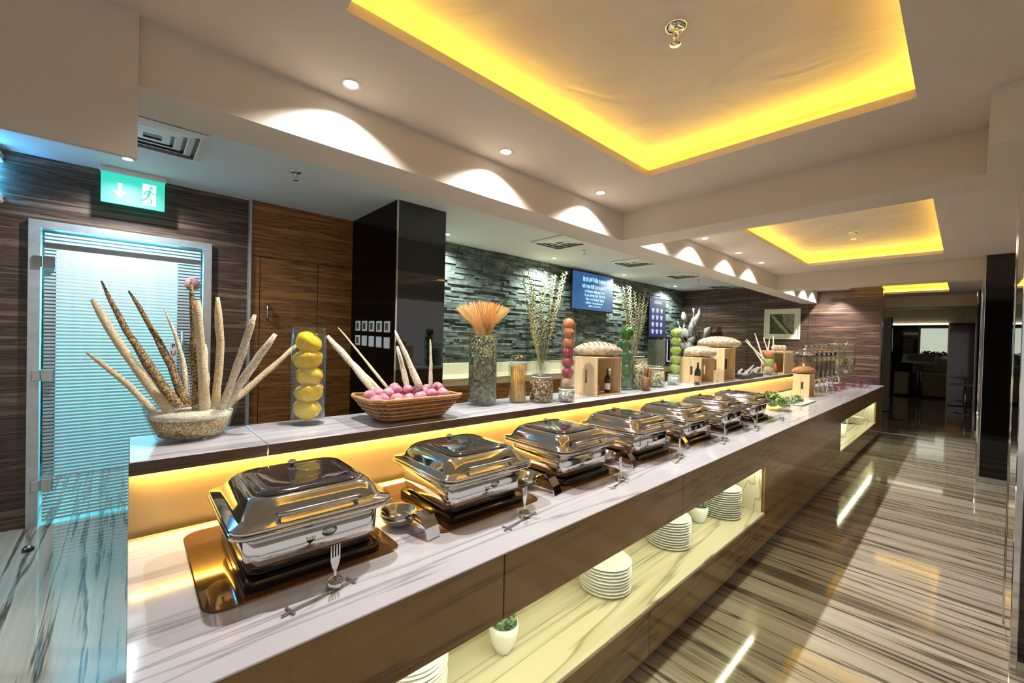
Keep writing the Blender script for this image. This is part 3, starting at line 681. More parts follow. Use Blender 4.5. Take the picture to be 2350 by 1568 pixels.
stack_round((2.435, 2.02, ZS), .054, .565, ['palefruit', 'palefruit', 'red', 'red', 'red', 'orange', 'orange', 'orange'], .0455, 'slim glass cylinder stacked with red and orange onions', ['red or pale onion, '+l for l in labs_for(8, 'onion up')], 'onion', 'onion', 'onions in the slim cylinder', .82)
stack_round((4.52, 2.195, ZS), .062, .58, ['lime']*6, .056, 'slim glass cylinder stacked with green apples', labs_for(6, 'green apple'), 'green_apple', 'apple', 'green apples in the slim cylinder', .9)
# green peppers
cyl_vase((3.39, 2.12, ZS), .068, .50, 'slim glass cylinder of green peppers beside the first bread crate', .003, .015)
for i in range(5): pepper((3.39+(-.006, .008, 0, -.006, .006)[i], 2.12+(.004, -.004, 0, .004, 0)[i], ZS+.075+.112*i), .058, .135, 'green', '%s green pepper from the base of its glass cylinder' % ORD[i], 'green peppers in the cylinder', (.15*(-1)**i, .1, i), 'green_pepper')
jar((3.545, 2.10, ZS), .075, .375, .066, 'tall lidded glass jar of muesli behind the dark paper cup', 'muesli', 'muesli', 'pale muesli filling the tall jar behind the dark cup', .9)
jar((3.90, 2.09, ZS), .085, .225, .066, 'squat lidded glass jar of muesli beside the dark paper cup', 'muesli', 'muesli', 'pale muesli filling the squat jar beside the dark cup', .88)
jar((4.27, 2.09, ZS), .06, .12, .046, 'small low glass jar of white beans near the green apples', 'whitebeans', 'white_beans', 'white beans filling the small jar near the green apples', .9)
cp = thing('breadstick_cup', 'dark woven cup holding flat crackers on the shelf edge', 'cup', (3.49, 1.965, ZS))
MB().lathe([(.001, 0), (.036, 0), (.042, .13), (.039, .13), (.034, .006), (.001, .006)], 24).build('cup_wall', 'wicker', cp)
for i in range(5):
    o = MB().box(-.022, -.002, 0, .022, .002, .16, .001).build('cracker', 'bread', None, (3.49-.022+.011*i, 1.965, ZS+.045), (.1*(i % 2), .35-.17*i, .3*i))
    tag(o, 'flat cracker standing in the dark woven cup', 'cracker', 'crackers in the woven cup')
# bread crates
def crate(loc, W, D, H, label, inside=None, full=True):
    """W along x, D along y; open towards the aisle, slatted sides"""
    t = thing('wooden_crate', label, 'crate', loc); th = .014
    for sx in (0, W-th):
        for j in range(2):
            y0 = j*(D/2)+.001; y1 = (j+1)*D/2-.002
            if j == 0 and full:
                b = MB(); hy = D/2-.03; b.box(sx, y0, th, sx+th, hy, H-th, 0).box(sx, hy, th, sx+th, y1, H*.33).box(sx, hy, H*.66, sx+th, y1, H-th)
                b.build('side_plank', 'crate', t)
            else: MB().box(sx, y0, th, sx+th, y1, H-th, .0015).build('side_plank', 'crate', t)
    for j in range(3):
        MB().box(0, j*D/3+.001, H-th, W, (j+1)*D/3-.002, H, .0015).build('top_plank', 'crate', t); MB().box(0, j*D/3+.001, 0, W, (j+1)*D/3-.002, th, .0015).build('bottom_plank', 'crate', t)
        MB().box(th, D-th, th+j*(H-2*th)/3+.001, W-th, D-.001, th+(j+1)*(H-2*th)/3-.002, .0015).build('back_plank', 'crate', t)
    return t
def loaf(loc, L, Wd, H, mat, label, rz=0, ns=6, pointed=1.0):
    t = thing('bread_loaf', label, 'bread', loc, rz); rs_ = []; n = 16; m_ = 14
    for i in range(m_+1):
        u = -1+2*i/m_; k = max(.03, (1-abs(u)**2.2))**(.62*pointed); ring = []
        for j in range(n):
            a = 2*PI*j/n; zz = math.sin(a); ring.append((u*L/2, math.cos(a)*Wd/2*k, H*.38+(zz*H*.62*k if zz > 0 else zz*H*.38*min(1, k*1.3))))
        rs_.append(ring)
    MB().rings(rs_, True).build('crust', mat, t)
    for i in range(ns):
        u = -.65+1.3*i/(ns-1); k = (1-abs(u)**2.2)**.62; pts = []
        for j in range(7):
            a = PI*(.22+.56*j/6); uu = u+.10*(j/6-.5); pts.append((uu*L/2, math.cos(a)*Wd/2*k, H*.38+math.sin(a)*H*.62*k+.0005))
        MB().tube(pts, .0035, 5).build('score_line', 'crust', t)
    return t
crate((2.725, 1.96, ZS), .345, .25, .315, 'wooden crate with floury pointed loaf on top beside the onion cylinder')
loaf((2.90, 2.085, ZS+.315), .43, .22, .125, 'rough_white', 'floury pointed loaf on the crate beside the onion cylinder', -.65, 8, 1.15)
crate((4.62, 1.945, ZS), .345, .25, .29, 'wooden crate under the scored rounded loaf next to the green apples')
loaf((4.80, 2.04, ZS+.29), .37, .24, .13, 'rough_white', 'scored rounded floury loaf on the crate next to the green apples', -.65, 7, .7)
crate((5.16, 1.905, ZS), .34, .24, .40, 'taller wooden crate carrying a long crusty loaf')
loaf((5.32, 2.03, ZS+.40), .56, .24, .14, 'rough_white', 'long crusty loaf on the taller crate', -.65, 9, .9)
crate((7.58, 2.235, ZS), .33, .50, .34, 'wide wooden crate near the far end of the display shelf holding autumn pieces').rotation_euler = (0, 0, -PI/2)
crate((6.96, 1.44, ZT), .30, .20, .31, 'small wooden crate standing on the worktop beside the salad')
loaf((7.11, 1.54, ZT+.31), .34, .22, .11, 'bread', 'brown round loaf on the small worktop crate', -.65, 5, .9)
def bottle(loc, h, r, mat, label, lab='white'):
    t = thing('bottle', label, 'bottle', loc)
    MB().lathe([(.001, 0), (r, .002), (r, h*.55), (r*.9, h*.64), (r*.36, h*.76), (r*.34, h*.97), (r*.4, h*.975), (r*.4, h), (.001, h)], 20).build('glass_body', mat, t)
    MB().lathe([(r+.0006, h*.14), (r+.0006, h*.40)], 20).build('paper_label', lab, t)
bottle((2.955, 2.02, ZS+.014), .20, .024, 'black', 'small dark bottle with white label inside the first bread crate')
bottle((4.53, 1.945, ZS), .24, .032, 'darkglass', 'dark green bottle beside the crate next to the green apples', 'cardboard')
for i, (x, y, z, lb) in enumerate(((2.83, 2.07, ZS+.014, 'crusty bread roll inside the first bread crate'), (4.79, 2.05, ZS+.014, 'crusty bread roll inside the crate next to the green apples'), (5.34, 2.0, ZS+.014, 'crusty bread roll inside the taller crate'), (7.72, 2.07, ZS+.014, 'dark roasted squash inside the wide far crate'))):
    loaf((x, y, z), .14, .10, .10 if i < 3 else .16, 'bread' if i < 3 else 'orange', lb, .3, 4, .8)
# driftwood trays & far shelf items
for i, (x, y) in enumerate(((5.98, 1.98), (6.5, 2.02))):
    t = thing('slate_tray', 'dark tray with driftwood pieces, %s past the taller crate' % ORD[i], 'tray', (x, y, ZS))
    MB().box(-.2, -.08, 0, .2, .08, .012, .003).build('base', 'blackmat', t); MB().box(-.2, -.08, .012, .2, -.07, .045, .002).box(-.2, .07, .012, .2, .08, .045, .002).build('rail', 'blackmat', t)
    for j in range(4):
        q = MB(); rn = random.Random(60+i*9+j); p = Vector((rn.uniform(-.13, .05), rn.uniform(-.04, .04), .035)); pts = [p]
        for k_ in range(5): p = p+Vector((rn.uniform(.02, .06), rn.uniform(-.02, .02), rn.uniform(-.005, .04))); pts.append(p)
        q.tube(pts, [.026, .024, .02, .022, .015, .006], 8); o = q.build('driftwood', 'drift', None, (x, y, ZS)); tag(o, 'grey driftwood piece lying in the %s dark tray past the taller crate' % ORD[i], 'driftwood', 'driftwood on the dark trays')
GX, GY = 7.22, 2.02
cyl_vase((GX, GY, ZS), .085, .34, 'wide drinking glass vase with lime and onion near the far end of the shelf', .004, .015)
for i, (c, lb) in enumerate((('palefruit', 'pale potato at the bottom of the far glass vase'), ('lime', 'green lime in the middle of the far glass vase'), ('orange', 'brown onion at the top of the far glass vase'))):
    o = MB().ball((0, 0, 0), .068, .068, .062, 18, 12).build('produce', c, None, (GX, GY, ZS+.08+.115*i)); tag(o, lb, 'vegetable', 'produce in the far glass vase')
for i, (bp, tp_) in enumerate((((1732, 835), (1713, 778)), ((1728, 835), (1710, 782)), ((1742, 835), (1732, 765)), ((1752, 835), (1752, 775)), ((1757, 850), (1766, 778)), ((1762, 850), (1775, 772)))):
    stick((GX+(-.05, -.04, -.015, .015, .04, .055)[i], GY+.045*(-1)**i, ZS+.14), atd(tp_[0], tp_[1], 6.52), .013, 'stick3', '%s breadstick fanning out out of the far glass vase, counted from the taller crate' % ORD[i], 'breadsticks at the far glass vase', .7, .0, seed=90+i)
bd = thing('serving_board', 'pale serving board laid across the wide far crate', 'board', (7.62, 1.95, ZS+.34)); MB().box(-.05, -.02, 0, .58, .30, .025, .004).build('plank', 'crate', bd); MB().box(.58, .11, .003, .66, .17, .022, .004).build('grip', 'crate', bd)
for i in range(5):
    o = MB().ball((0, 0, 0), .055, .05, .05, 12, 8).build('seeded_roll', 'stick3', None, (7.64+.115*i, 2.06+.03*(i % 2), ZS+.413)); tag(o, '%s seeded roll along the pale serving board' % ORD[i], 'bread roll', 'rolls on the serving board')
# ---- far worktop: salad, dispensers, cereal, glasses
sb = thing('salad_bowl', 'glass salad bowl after the last chafing dish', 'bowl', (5.22, 1.42, ZT))
MB().lathe([(.001, 0), (.09, 0), (.16, .06), (.185, .13), (.180, .13), (.154, .063), (.085, .008), (.001, .008)], 32).build('bowl_wall', 'glass', sb)
def leaves(mb, n, R, H, z0, size, rn, flat=1.0):
    for i in range(n):
        a = rn.random()*2*PI; u = math.sqrt(rn.random())*R; z = z0+H*(1-(u/R)**2)*rn.uniform(.3, 1); p = Vector((u*math.cos(a), u*math.sin(a), z))
        d = Vector((rn.uniform(-1, 1), rn.uniform(-1, 1), rn.uniform(0, 1))).normalized()*size*rn.uniform(.6, 1.2); s = d.cross(Vector((rn.uniform(-1, 1), rn.uniform(-1, 1), 1))).normalized()*size*.32
        up = d.cross(s).normalized()*size*.12
        mb.add([p-d*.5, p+s+up, p+d*.5, p-s+up], [(0, 1, 2, 3)], True)
q = MB(); leaves(q, 500, .16, .14, .06, .06, random.Random(2)); o = q.build('salad_leaves', 'leaf2', None, (5.22, 1.42, ZT)); tag(o, 'loose green salad leaves heaped in the glass bowl', 'salad', None, 'stuff')
pt = thing('serving_platter', 'long pale platter of cold cuts beside the small worktop crate', 'platter', (6.15, 1.42, ZT))
MB().loft([(.70, .28, .06, 0), (.74, .32, .07, .012), (.72, .30, .07, .012), (.68, .26, .06, .005)]).build('dish', 'ceramic', pt)
for i in range(6):
    q = MB(); leaves(q, 40, .055, .06, .012, .05, random.Random(20+i)); o = q.build('garnish', 'leaf2' if i % 2 else 'leaf', None, (5.9+.1*i, 1.42+.03*(i % 2), ZT)); tag(o, '%s tuft of green garnish along the pale platter' % ORD[i], 'garnish', 'garnish on the platter')
def dispenser(loc, label, level):
    t = thing('juice_dispenser', label, 'drink dispenser', loc, 0, 'juice dispensers'); t.scale = (1.28, 1.28, 1.15)
    for k in range(3):
        a = 2*PI*k/3+.4; MB().tube([(.10*math.cos(a), .10*math.sin(a), 0), (.085*math.cos(a), .085*math.sin(a), .09), (.08*math.cos(a), .08*math.sin(a), .17)], [.012, .008, .01], 8).build('leg', 'chrome', t)
    MB().lathe([(.001, .155), (.10, .155), (.115, .165), (.115, .185), (.001, .19)], 28).build('base_ring', 'chrome', t)
    MB().lathe([(.108, .19), (.108, .50), (.104, .50), (.104, .195), (.001, .195)], 32).build('tank', 'lidclear', t)
    MB().lathe([(.001, .197), (.102, .197), (.102, .197+level), (.001, .197+level)], 28).build('juice', 'juice', t)
    MB().lathe([(.112, .495), (.116, .505), (.110, .53), (.085, .565), (.045, .585), (.012, .592), (.010, .605), (.018, .615), (.012, .628), (.001, .63)], 30).build('dome_lid', 'chrome', t)
    tp = MB(); tp.tube([(-.02, -.10, .17), (-.03, -.15, .17), (-.03, -.16, .15), (-.03, -.16, .12)], [.012, .011, .011, .009], 8); tp.build('tap', 'chrome', t)
    return t
dp = None
for i, (x, y) in enumerate(((7.75, 1.66), (8.1, 1.66), (8.45, 1.66), (8.8, 1.66), (9.15, 1.66))):
    lb = '%s dome lidded juice dispenser counting from the small worktop crate' % ORD[i]
    if dp is None: dp = dispenser((x, y, ZT), lb, .20)
    else: dup(dp, (x, y, ZT), lb)
for i, (x, y) in enumerate(((9.62, 1.60), (9.92, 1.48))):
    t = thing('cereal_dispenser', 'tall clear cereal dispenser %s' % ('next to the juice dispensers', 'closest to the veneer end wall')[i], 'cereal dispenser', (x, y, ZT), 0, 'cereal dispensers')
    MB().lathe([(.001, 0), (.12, 0), (.12, .015), (.02, .03), (.001, .03)], 24).build('foot', 'chrome', t); MB().tube([(.0, .10, .02), (0, .13, .2), (0, .13, .45)], .012, 8).build('stand', 'chrome', t)
    MB().lathe([(.03, .22), (.11, .30), (.125, .36), (.125, .76), (.121, .76), (.121, .36), (.105, .305), (.028, .225)], 28).build('tank', 'glass', t)
    MB().lathe([(.027, .225), (.104, .306), (.119, .362), (.119, .50), (.001, .51)], 24, cap0=True).build('cereal', 'muesli', t)
    MB().lathe([(.128, .755), (.13, .775), (.02, .782), (.012, .81), (.001, .812)], 28).build('lid', 'chrome', t); MB().tube([(-.06, 0, .25), (-.10, 0, .25)], [.03, .03], 12).build('dial', 'white', t)
gl = withmat(MB().lathe([(.001, .004), (.032, .0), (.04, .11), (.037, .11), (.03, .006), (.001, .008)], 20), 'pink_tumbler', 'pinkglass')
for i, (x, y) in enumerate(((9.35, 1.30), (9.5, 1.22), (9.65, 1.32), (9.85, 1.24), (10.1, 1.3), (10.05, 1.18))):
    tag(obj(gl, 'pink_tumbler', None, (x, y, ZT)), 'pink glass tumbler standing before the cereal dispensers', 'glass', 'pink tumblers')
for i, (x, y) in enumerate(((9.05, 1.38), (8.75, 1.36), (8.45, 1.38))):
    tag(obj(gl, 'clear_tumbler', None, (x, y, ZT)), 'small glass tumbler below the taps of the juice dispensers', 'glass', 'tumblers by the dispensers'); 

# ================================================================== NICHE OBJECTS
PR = .135
plate_m = withmat(MB().lathe([(.001, .002), (.07, 0), (.074, .003), (.10, .006), (PR-.004, .0120), (PR, .0138), (PR-.003, .0155), (.10, .0092), (.074, .0065), (.001, .0055)], 40), 'dinner_plate', 'ceramic')
ZN = NZ0+.0005
NUM = ORD+['fourteenth', 'fifteenth', 'sixteenth']
def plates(x, y, n, where, step=.0165):
    for i in range(n):
        o = obj(plate_m, 'dinner_plate', None, (x+random.uniform(-.002, .002), y+random.uniform(-.002, .002), ZN+i*step))
        tag(o, ('topmost white plate %s' % where if i == n-1 else 'white plate, %s up in the stack %s' % (NUM[i], where)), 'plate', 'plate stack '+where)
plates(.74, 1.30, 12, 'before the first pot')
plates(1.865, 1.255, 9, 'after the first pot')
plates(2.585, 1.265, 11, 'before the second pot')
plates(3.33, 1.22, 13, 'at the end of the long niche')
plates(9.15, 1.25, 7, 'deep in the far niche'); plates(8.55, 1.375, 13, 'at the back of the far niche'); plates(7.0, 1.22, 9, 'at the near end of the far niche')
def pot(loc, label, s=1):
    t = thing('potted_plant', label, 'potted plant', loc)
    MB().lathe([(.001, 0), (.032*s, 0), (.040*s, .006), (.058*s, .05*s), (.063*s, .085*s), (.061*s, .115*s), (.056*s, .115*s), (.056*s, .085*s), (.001, .08*s)], 30).build('pot', 'ceramic', t)
    MB().lathe([(.001, .098*s), (.055*s, .096*s), (.055*s, .09*s)], 20).build('soil', 'soil', t)
    q = MB(); leaves(q, 700, .052*s, .125*s, .10*s, .03*s, random.Random(4)); q.build('foliage', 'leaf', t)['kind'] = 'stuff'
    return t
p1 = pot((1.155, 1.265, ZN), 'green plant in round white pot between the first and second plate stacks')
dup(p1, (3.06, 1.275, ZN), 'green plant in round white pot beside the last plate stack of the long niche')
dup(p1, (8.15, 1.25, ZN), 'green plant in round white pot inside the far niche')
mg = withmat(MB().lathe([(.001, 0), (.075, 0), (.08, .01), (.085, .09), (.081, .09), (.076, .012), (.001, .01)], 28), 'soup_bowl', 'ceramic')
for i in range(4): tag(obj(mg, 'soup_bowl', None, (7.6, 1.2, ZN+.03*i)), 'white bowl nested in the stack inside the far niche', 'bowl', 'soup bowls in the far niche')

# ================================================================== KITCHEN SIDE
kc = thing('back_counter', 'low kitchen back counter with pale stone top along the slate wall', 'counter', (2.55, 4.4, 0))
KXL = XF-.03-2.55
for i in range(8): MB().box(i*KXL/8+.002, .02, 0, (i+1)*KXL/8-.002, .60, .985, .002).build('cabinet_front', 'wood_cab', kc)
MB().box(0, 0, .985, KXL, .625, 1.08, .003).build('counter_top', 'niche', kc)
MB().box(0, .595, 1.08, KXL, .625, 1.24, .003).build('upstand', 'niche', kc)
ZKC = 1.0805
tv = thing('wall_screen', 'wide blue menu screen mounted high on the slate wall', 'screen', (6.62, 4.915, 2.55))
MB().box(-.66, -.02, -.37, .66, .02, .37, .006).build('housing', 'blackmat', tv); MB().box(-.645, -.024, -.345, .645, -.0195, .355).build('display', 'screen', tv)
MB().box(-.1, .02, -.1, .1, .115, .1).build('bracket', 'steel', tv)
rnd = random.Random(12)
for row, (z, hh, x0, x1, st) in enumerate(((.235, .10, -.34, .46, 1), (.105, .085, -.36, .42, 1), (.01, .06, -.28, .36, 0), (-.065, .06, -.28, .38, 0), (-.14, .06, -.24, .34, 1), (-.21, .04, -.26, .30, 0), (-.27, .035, -.15, .24, 0))):
    b = MB(); x = x0
    while x < x1:
        wv = rnd.uniform(.012, .05); b.box(x, -.0255, z-hh*rnd.uniform(.3, .5), min(x+wv, x1), -.0245, z+hh*rnd.uniform(.2, .5)); x += wv+rnd.choice((.008, .012, .03))
    b.build('screen_text_line', 'screen_txt', tv)['kind'] = 'stuff'
sg = thing('menu_poster', 'tall dark drinks poster with pale printed cups beside the coffee machine', 'poster', (9.24, 4.97, 2.2))
MB().box(-.40, -.015, -.47, .40, .02, .47, .004).build('frame', 'blackmat', sg); MB().box(-.385, -.018, -.455, .385, -.0155, .455).build('print', 'sign_bg', sg)
b = MB(); rnd = random.Random(8)
for k in range(6): b.box(-.17+.06*k, -.0195, .33, -.125+.06*k, -.0183, .33+rnd.uniform(.05, .09))
b.build('printed_title', 'sign_fg', sg)
for r in range(4):
    for c in range(3):
        z = .16-.165*r; x = -.22+.2*c; q = MB(); q.lathe([(.03, -.045), (.055, .0), (.058, .055), (.02, .06)], 12, cap0=True, cap1=True, sy=.02); q.build('printed_cup', 'sign_fg', sg, (x, -.0195, z))
cm = thing('coffee_machine', 'grey coffee machine with violet lit edge on the back counter', 'coffee machine', (8.62, 4.42, ZKC))
MB().box(0, 0, .02, .07, .42, .60, .006).build('side_panel', 'machine', cm); MB().box(.07, .05, .02, .78, .42, .60, .006).build('body', 'blackmat', cm)
for s_ in (.03, .72): MB().box(s_, .04, 0, s_+.05, .1, .02).build('foot', 'blackmat', cm)
lp = MB(); lp.tube([(.09, .045, .58), (.16, .045, .58), (.18, .045, .56), (.18, .045, .14), (.20, .045, .12), (.74, .045, .12)], .008, 6); lp.build('light_edge', 'violet', cm)
MB().box(.40, .042, .25, .66, .05, .55, .004).build('display', 'sign_bg', cm); MB().box(.52, .038, .30, .62, .0425, .50).build('display_print', 'sign_fg', cm)
MB().box(.12, .0, .02, .74, .05, .05, .004).build('drip_tray', 'steel', cm)
MB().tube([(.45, .03, .22), (.45, .03, .16)], [.03, .02], 10).build('spout', 'steel', cm)
def branch_vase(loc, vh, vr, tips, label, grp, seed):
    t = thing('branch_vase', label, 'vase', loc)
    MB().lathe([(.001, 0), (vr, 0), (vr*.95, vh*.4), (vr*1.1, vh*.8), (vr*1.25, vh), (vr*1.2, vh), (vr*1.04, vh*.8), (vr*.89, vh*.4), (vr*.92, .02), (.001, .02)], 26).build('vase_wall', 'glass', t)
    rn = random.Random(seed)
    for i, tip in enumerate(tips):
        q = MB(); B = Vector((rn.uniform(-.03, .03), rn.uniform(-.03, .03), .03)); T = tip-Vector(loc); pts = []
        for k in range(8): u = k/7; pts.append(B.lerp(T, u)+Vector((0, 0, -.02*math.sin(PI*u)))+Vector([rn.uniform(-.01, .01) for _ in range(3)]))
        q.tube(pts, [.008*(1-.75*k/7) for k in range(8)], 5)
        o = q.build('stem', 'twig', None); root = thing('dried_branch', 'dried branch of pale buds standing in %s' % grp, 'branch', loc, 0, 'dried branches in '+grp); o.parent = root
        q = MB()
        for k in range(46):
            u = .28+.72*k/46; f = u*7; a = int(min(6, f)); p = pts[a].lerp(pts[a+1], f-a); an = k*2.4; d = Vector((math.cos(an), math.sin(an), .5))*.022
            q.ball(p+d, .013, .013, .018, 6, 4)
        q.build('buds', 'bud', root)['kind'] = 'stuff'
tips1 = [at(x, y, 'y', yy) for x, y, yy in ((1198, 625, 4.75), (1210, 612, 4.85), (1222, 640, 4.7), (1252, 622, 4.8), (1268, 632, 4.7), (1276, 630, 4.85), (1293, 626, 4.75), (1300, 624, 4.65), (1215, 700, 4.6), (1240, 660, 4.85))]
branch_vase((4.95, 4.68, ZKC), .62, .075, tips1, 'flared glass vase of dried branches on the back counter next to the column', 'the vase next to the column', 31)
tips2 = [at(x, y, 'y', yy) for x, y, yy in ((1420, 655, 4.8), (1430, 658, 4.7), (1440, 655, 4.85), (1447, 656, 4.7), (1458, 668, 4.8), (1470, 672, 4.85), (1482, 662, 4.75), (1493, 662, 4.85))]
branch_vase((7.72, 4.62, ZKC), .62, .09, tips2, 'flared glass vase of dried branches on the back counter below the menu screen', 'the vase below the menu screen', 32)
# driftwood sculpture on a dark backing
sc = thing('driftwood_sculpture', 'silvery gnarled driftwood sculpture in the corner by the veneer wall', 'sculpture', (10.2, 4.55, ZKC))
MB().lathe([(.001, 0), (.16, 0), (.16, .03), (.001, .03)], 24).build('foot', 'blackmat', sc)
rn = random.Random(77)
for k in range(14):
    q = MB(); p = Vector((rn.uniform(-.08, .06), rn.uniform(-.08, .08), .10)); pts = [p]; rd = [.07]
    hgt = rn.uniform(.75, 1.38); sw = rn.uniform(-.28, .28)
    for j in range(9):
        p = p+Vector((rn.uniform(-.03, .03), sw/9+rn.uniform(-.05, .05), hgt/9)); pts.append(p); rd.append((.05+.05*math.sin(j*1.7+k))*rn.uniform(.7, 1.25))
    rd[-1] *= .4
    q.tube(pts, rd, 9); q.build('gnarled_stem', 'drift' if k % 4 else 'dark', sc)
pf = thing('picture_frame', 'white framed leaf print hanging on the striped veneer end wall', 'picture', (XF-.022, 2.74, 2.09))
b = MB(); Wp, Hp, tk = .345, .335, .03
b.box(-.03, -Wp, -Hp, 0, -Wp+tk, Hp, .003).box(-.03, Wp-tk, -Hp, 0, Wp, Hp, .003).box(-.03, -Wp+tk, -Hp, 0, Wp-tk, -Hp+tk, .003).box(-.03, -Wp+tk, Hp-tk, 0, Wp-tk, Hp, .003); b.build('frame', 'matboard', pf)
MB().box(-.014, -Wp+tk, -Hp+tk, -.004, Wp-tk, Hp-tk).build('mount', 'matboard', pf)
MB().box(-.017, -.235, -.22, -.014, .235, .22).build('print', 'art_d', pf)
MB().add([(-.0178, y, z) for y, z in ((-.235, .22), (.0, .22), (-.03, .02), (-.22, -.22), (-.235, -.22))], [(0, 1, 2, 3, 4)]).build('print_shape', 'art_l', pf)
MB().add([(-.0184, y, z) for y, z in ((.225, .21), (.19, .21), (.02, .02), (-.16, -.22), (-.10, -.22), (.06, -.05))], [(0, 1, 2, 3, 4, 5)]).build('print_leaf', 'art_leaf', pf)

# ================================================================== CEILING FITTINGS
def vent(loc, label):
    t = thing('ceiling_vent', label, 'vent', loc, 0, 'square ceiling vents'); 
    MB().box(-.27, -.27, -.004, .27, .27, 0).build('backing', 'machine', t)
    for i, s_ in enumerate((.29, .225, .16, .095)):
        b = MB(); a = s_; c = s_-.035; z0, z1 = -.012, -.03+.006*i
        b.rings([[(-a, -a, z0), (a, -a, z0), (a, a, z0), (-a, a, z0)], [(-c, -c, z1), (c, -c, z1), (c, c, z1), (-c, c, z1)], [(-c+.01, -c+.01, z1), (c-.01, -c+.01, z1), (c-.01, c-.01, z1), (-c+.01, c-.01, z1)], [(-a+.01, -a+.01, z0+.006), (a-.01, -a+.01, z0+.006), (a-.01, a-.01, z0+.006), (-a+.01, a-.01, z0+.006)]], False, False, False)
        b.build('louvre_ring', 'white', t)
    MB().box(-.3, -.3, -.006, -.285, .3, 0).box(.285, -.3, -.006, .3, .3, 0).box(-.285, -.3, -.006, .285, -.285, 0).box(-.285, .285, -.006, .285, .3, 0).build('frame', 'white', t)
    return t
v0 = vent((.10, 3.87, ZK), 'square ceiling vent beside the dropped bulkhead near the exit sign')
for x, lb in ((4.37, 'square ceiling vent over the vase next to the column'), (6.3, 'square ceiling vent in front of the menu screen'), (8.1, 'square ceiling vent in front of the drinks poster'), (10.1, 'square ceiling vent closest to the veneer end wall')): dup(v0, (x, 3.83, ZK), lb)
def sprink(loc, label):
    t = thing('sprinkler', label, 'sprinkler', loc, 0, 'ceiling sprinklers')
    MB().lathe([(.045, 0), (.045, -.006), (.03, -.012), (.012, -.014)], 20).build('rose', 'chrome', t); MB().lathe([(.012, -.012), (.010, -.045), (.001, -.046)], 12).build('nozzle', 'chrome', t)
    b = MB(); b.tube([(.012, 0, -.03), (.02, 0, -.05), (.006, 0, -.07)], .003, 6); b.tube([(-.012, 0, -.03), (-.02, 0, -.05), (-.006, 0, -.07)], .003, 6); b.build('yoke', 'chrome', t)
    MB().lathe([(.001, -.07), (.022, -.07), (.022, -.073), (.001, -.073)], 14).build('deflector', 'chrome', t); return t
s0 = sprink((1.65, .84, 2.912), 'chrome sprinkler head in the cove nearest the glass door end')
for p, lb in (((6.05, .88, 2.912), 'sprinkler head in the cove above the middle of the buffet'), ((1.01, 3.85, ZK), 'sprinkler head on the kitchen ceiling before the veneer cupboards'), ((5.0, 3.885, ZK), 'sprinkler head on the kitchen ceiling before the vase and menu screen'), ((8.76, 3.8, ZK), 'sprinkler head on the kitchen ceiling before the drinks poster')): dup(s0, p, lb)
def dlight(loc, label, group):
    t = thing('downlight', label, 'downlight', loc, 0, group)
    MB().lathe([(.032, -.001), (.045, -.004), (.045, 0)], 24).build('trim_ring', 'white', t); MB().lathe([(.001, -.0015), (.032, -.0015)], 20).build('lens', 'lamp', t); return t
d0 = None
for i, x in enumerate(DOWN):
    lb = '%s recessed downlight along the long beam counting from the glass door end' % ORD[i]
    if d0 is None: d0 = dlight((x, 1.955, ZC), lb, 'downlights along the beam')
    else: dup(d0, (x, 1.955, ZC), lb)
for i, (x, y) in enumerate(KDOWN): dup(d0, (x, y, ZK), ('recessed downlight beside the exit sign', 'kitchen downlight right behind the black column', 'kitchen downlight over the vase next to the column', 'kitchen downlight beside the menu screen', 'kitchen downlight in the corner by the drinks poster')[i], None, 'kitchen ceiling downlights')
# exit sign
ex = thing('exit_sign', 'green lit exit sign with arrow and running figure hanging before the door', 'sign', (.01, 4.9, ZK))
MB().box(-.215, -.03, -.045, .215, .03, 0, .004).build('housing', 'white', ex)
MB().box(-.205, -.006, -.30, .205, .006, -.045, .002).build('panel', 'exit', ex)
b = MB(); y = -.0075
b.add([(x, y, z) for x, z in ((-.10, -.12), (-.075, -.12), (-.075, -.19), (-.045, -.19), (-.0875, -.25), (-.13, -.19), (-.10, -.19))], [tuple(range(7))]); b.build('arrow', 'exit_w', ex)
MB().box(.055, -.0072, -.27, .145, -.0066, -.085).build('doorway', 'exit_w', ex)
b = MB(); yy = -.009
for pts, r in (([(.105, -.135), (.092, -.185)], .011), ([(.105, -.14), (.075, -.155), (.062, -.185)], .005), ([(.105, -.14), (.13, -.165), (.145, -.16)], .005), ([(.092, -.185), (.115, -.215), (.112, -.25)], .006), ([(.092, -.185), (.075, -.22), (.048, -.232)], .006)): b.tube([(x, yy, z) for x, z in pts], r, 6, True)
b.ball((.112, yy, -.113), .012, .004, .012, 10, 6); b.build('running_figure', 'exit', ex)
# insect lamp at the left edge of the back wall
fl = thing('insect_lamp', 'blue glowing insect lamp high on the dark veneer by the glass door', 'lamp', (-.83, YB, 2.74))
MB().box(-.26, -.12, -.19, .10, 0, -.15, .01).box(-.26, -.12, .15, .10, 0, .19, .01).box(.07, -.10, -.15, .10, 0, -.125, .006).box(.07, -.10, .125, .10, 0, .15, .006).build('casing', 'white', fl)
for z in (-.08, .02, .1): MB().tube([(-.24, -.06, z), (.065, -.06, z)], .014, 8).build('tube', 'blue', fl)
for k in range(8): MB().tube([(-.22+.04*k, -.11, -.15), (-.22+.04*k, -.11, .15)], .003, 5).build('guard_bar', 'steel', fl)
# door stop
st = thing('door_stop', 'small round steel door stop on the floor before the glass door', 'door stop', (-.523, 4.495, 0))
MB().lathe([(.001, 0), (.028, 0), (.028, .012), (.022, .035), (.001, .038)], 18).build('post', 'steel', st); MB().lathe([(.0285, .006), (.031, .01), (.031, .02), (.027, .024)], 18).build('rubber_band', 'blackmat', st)

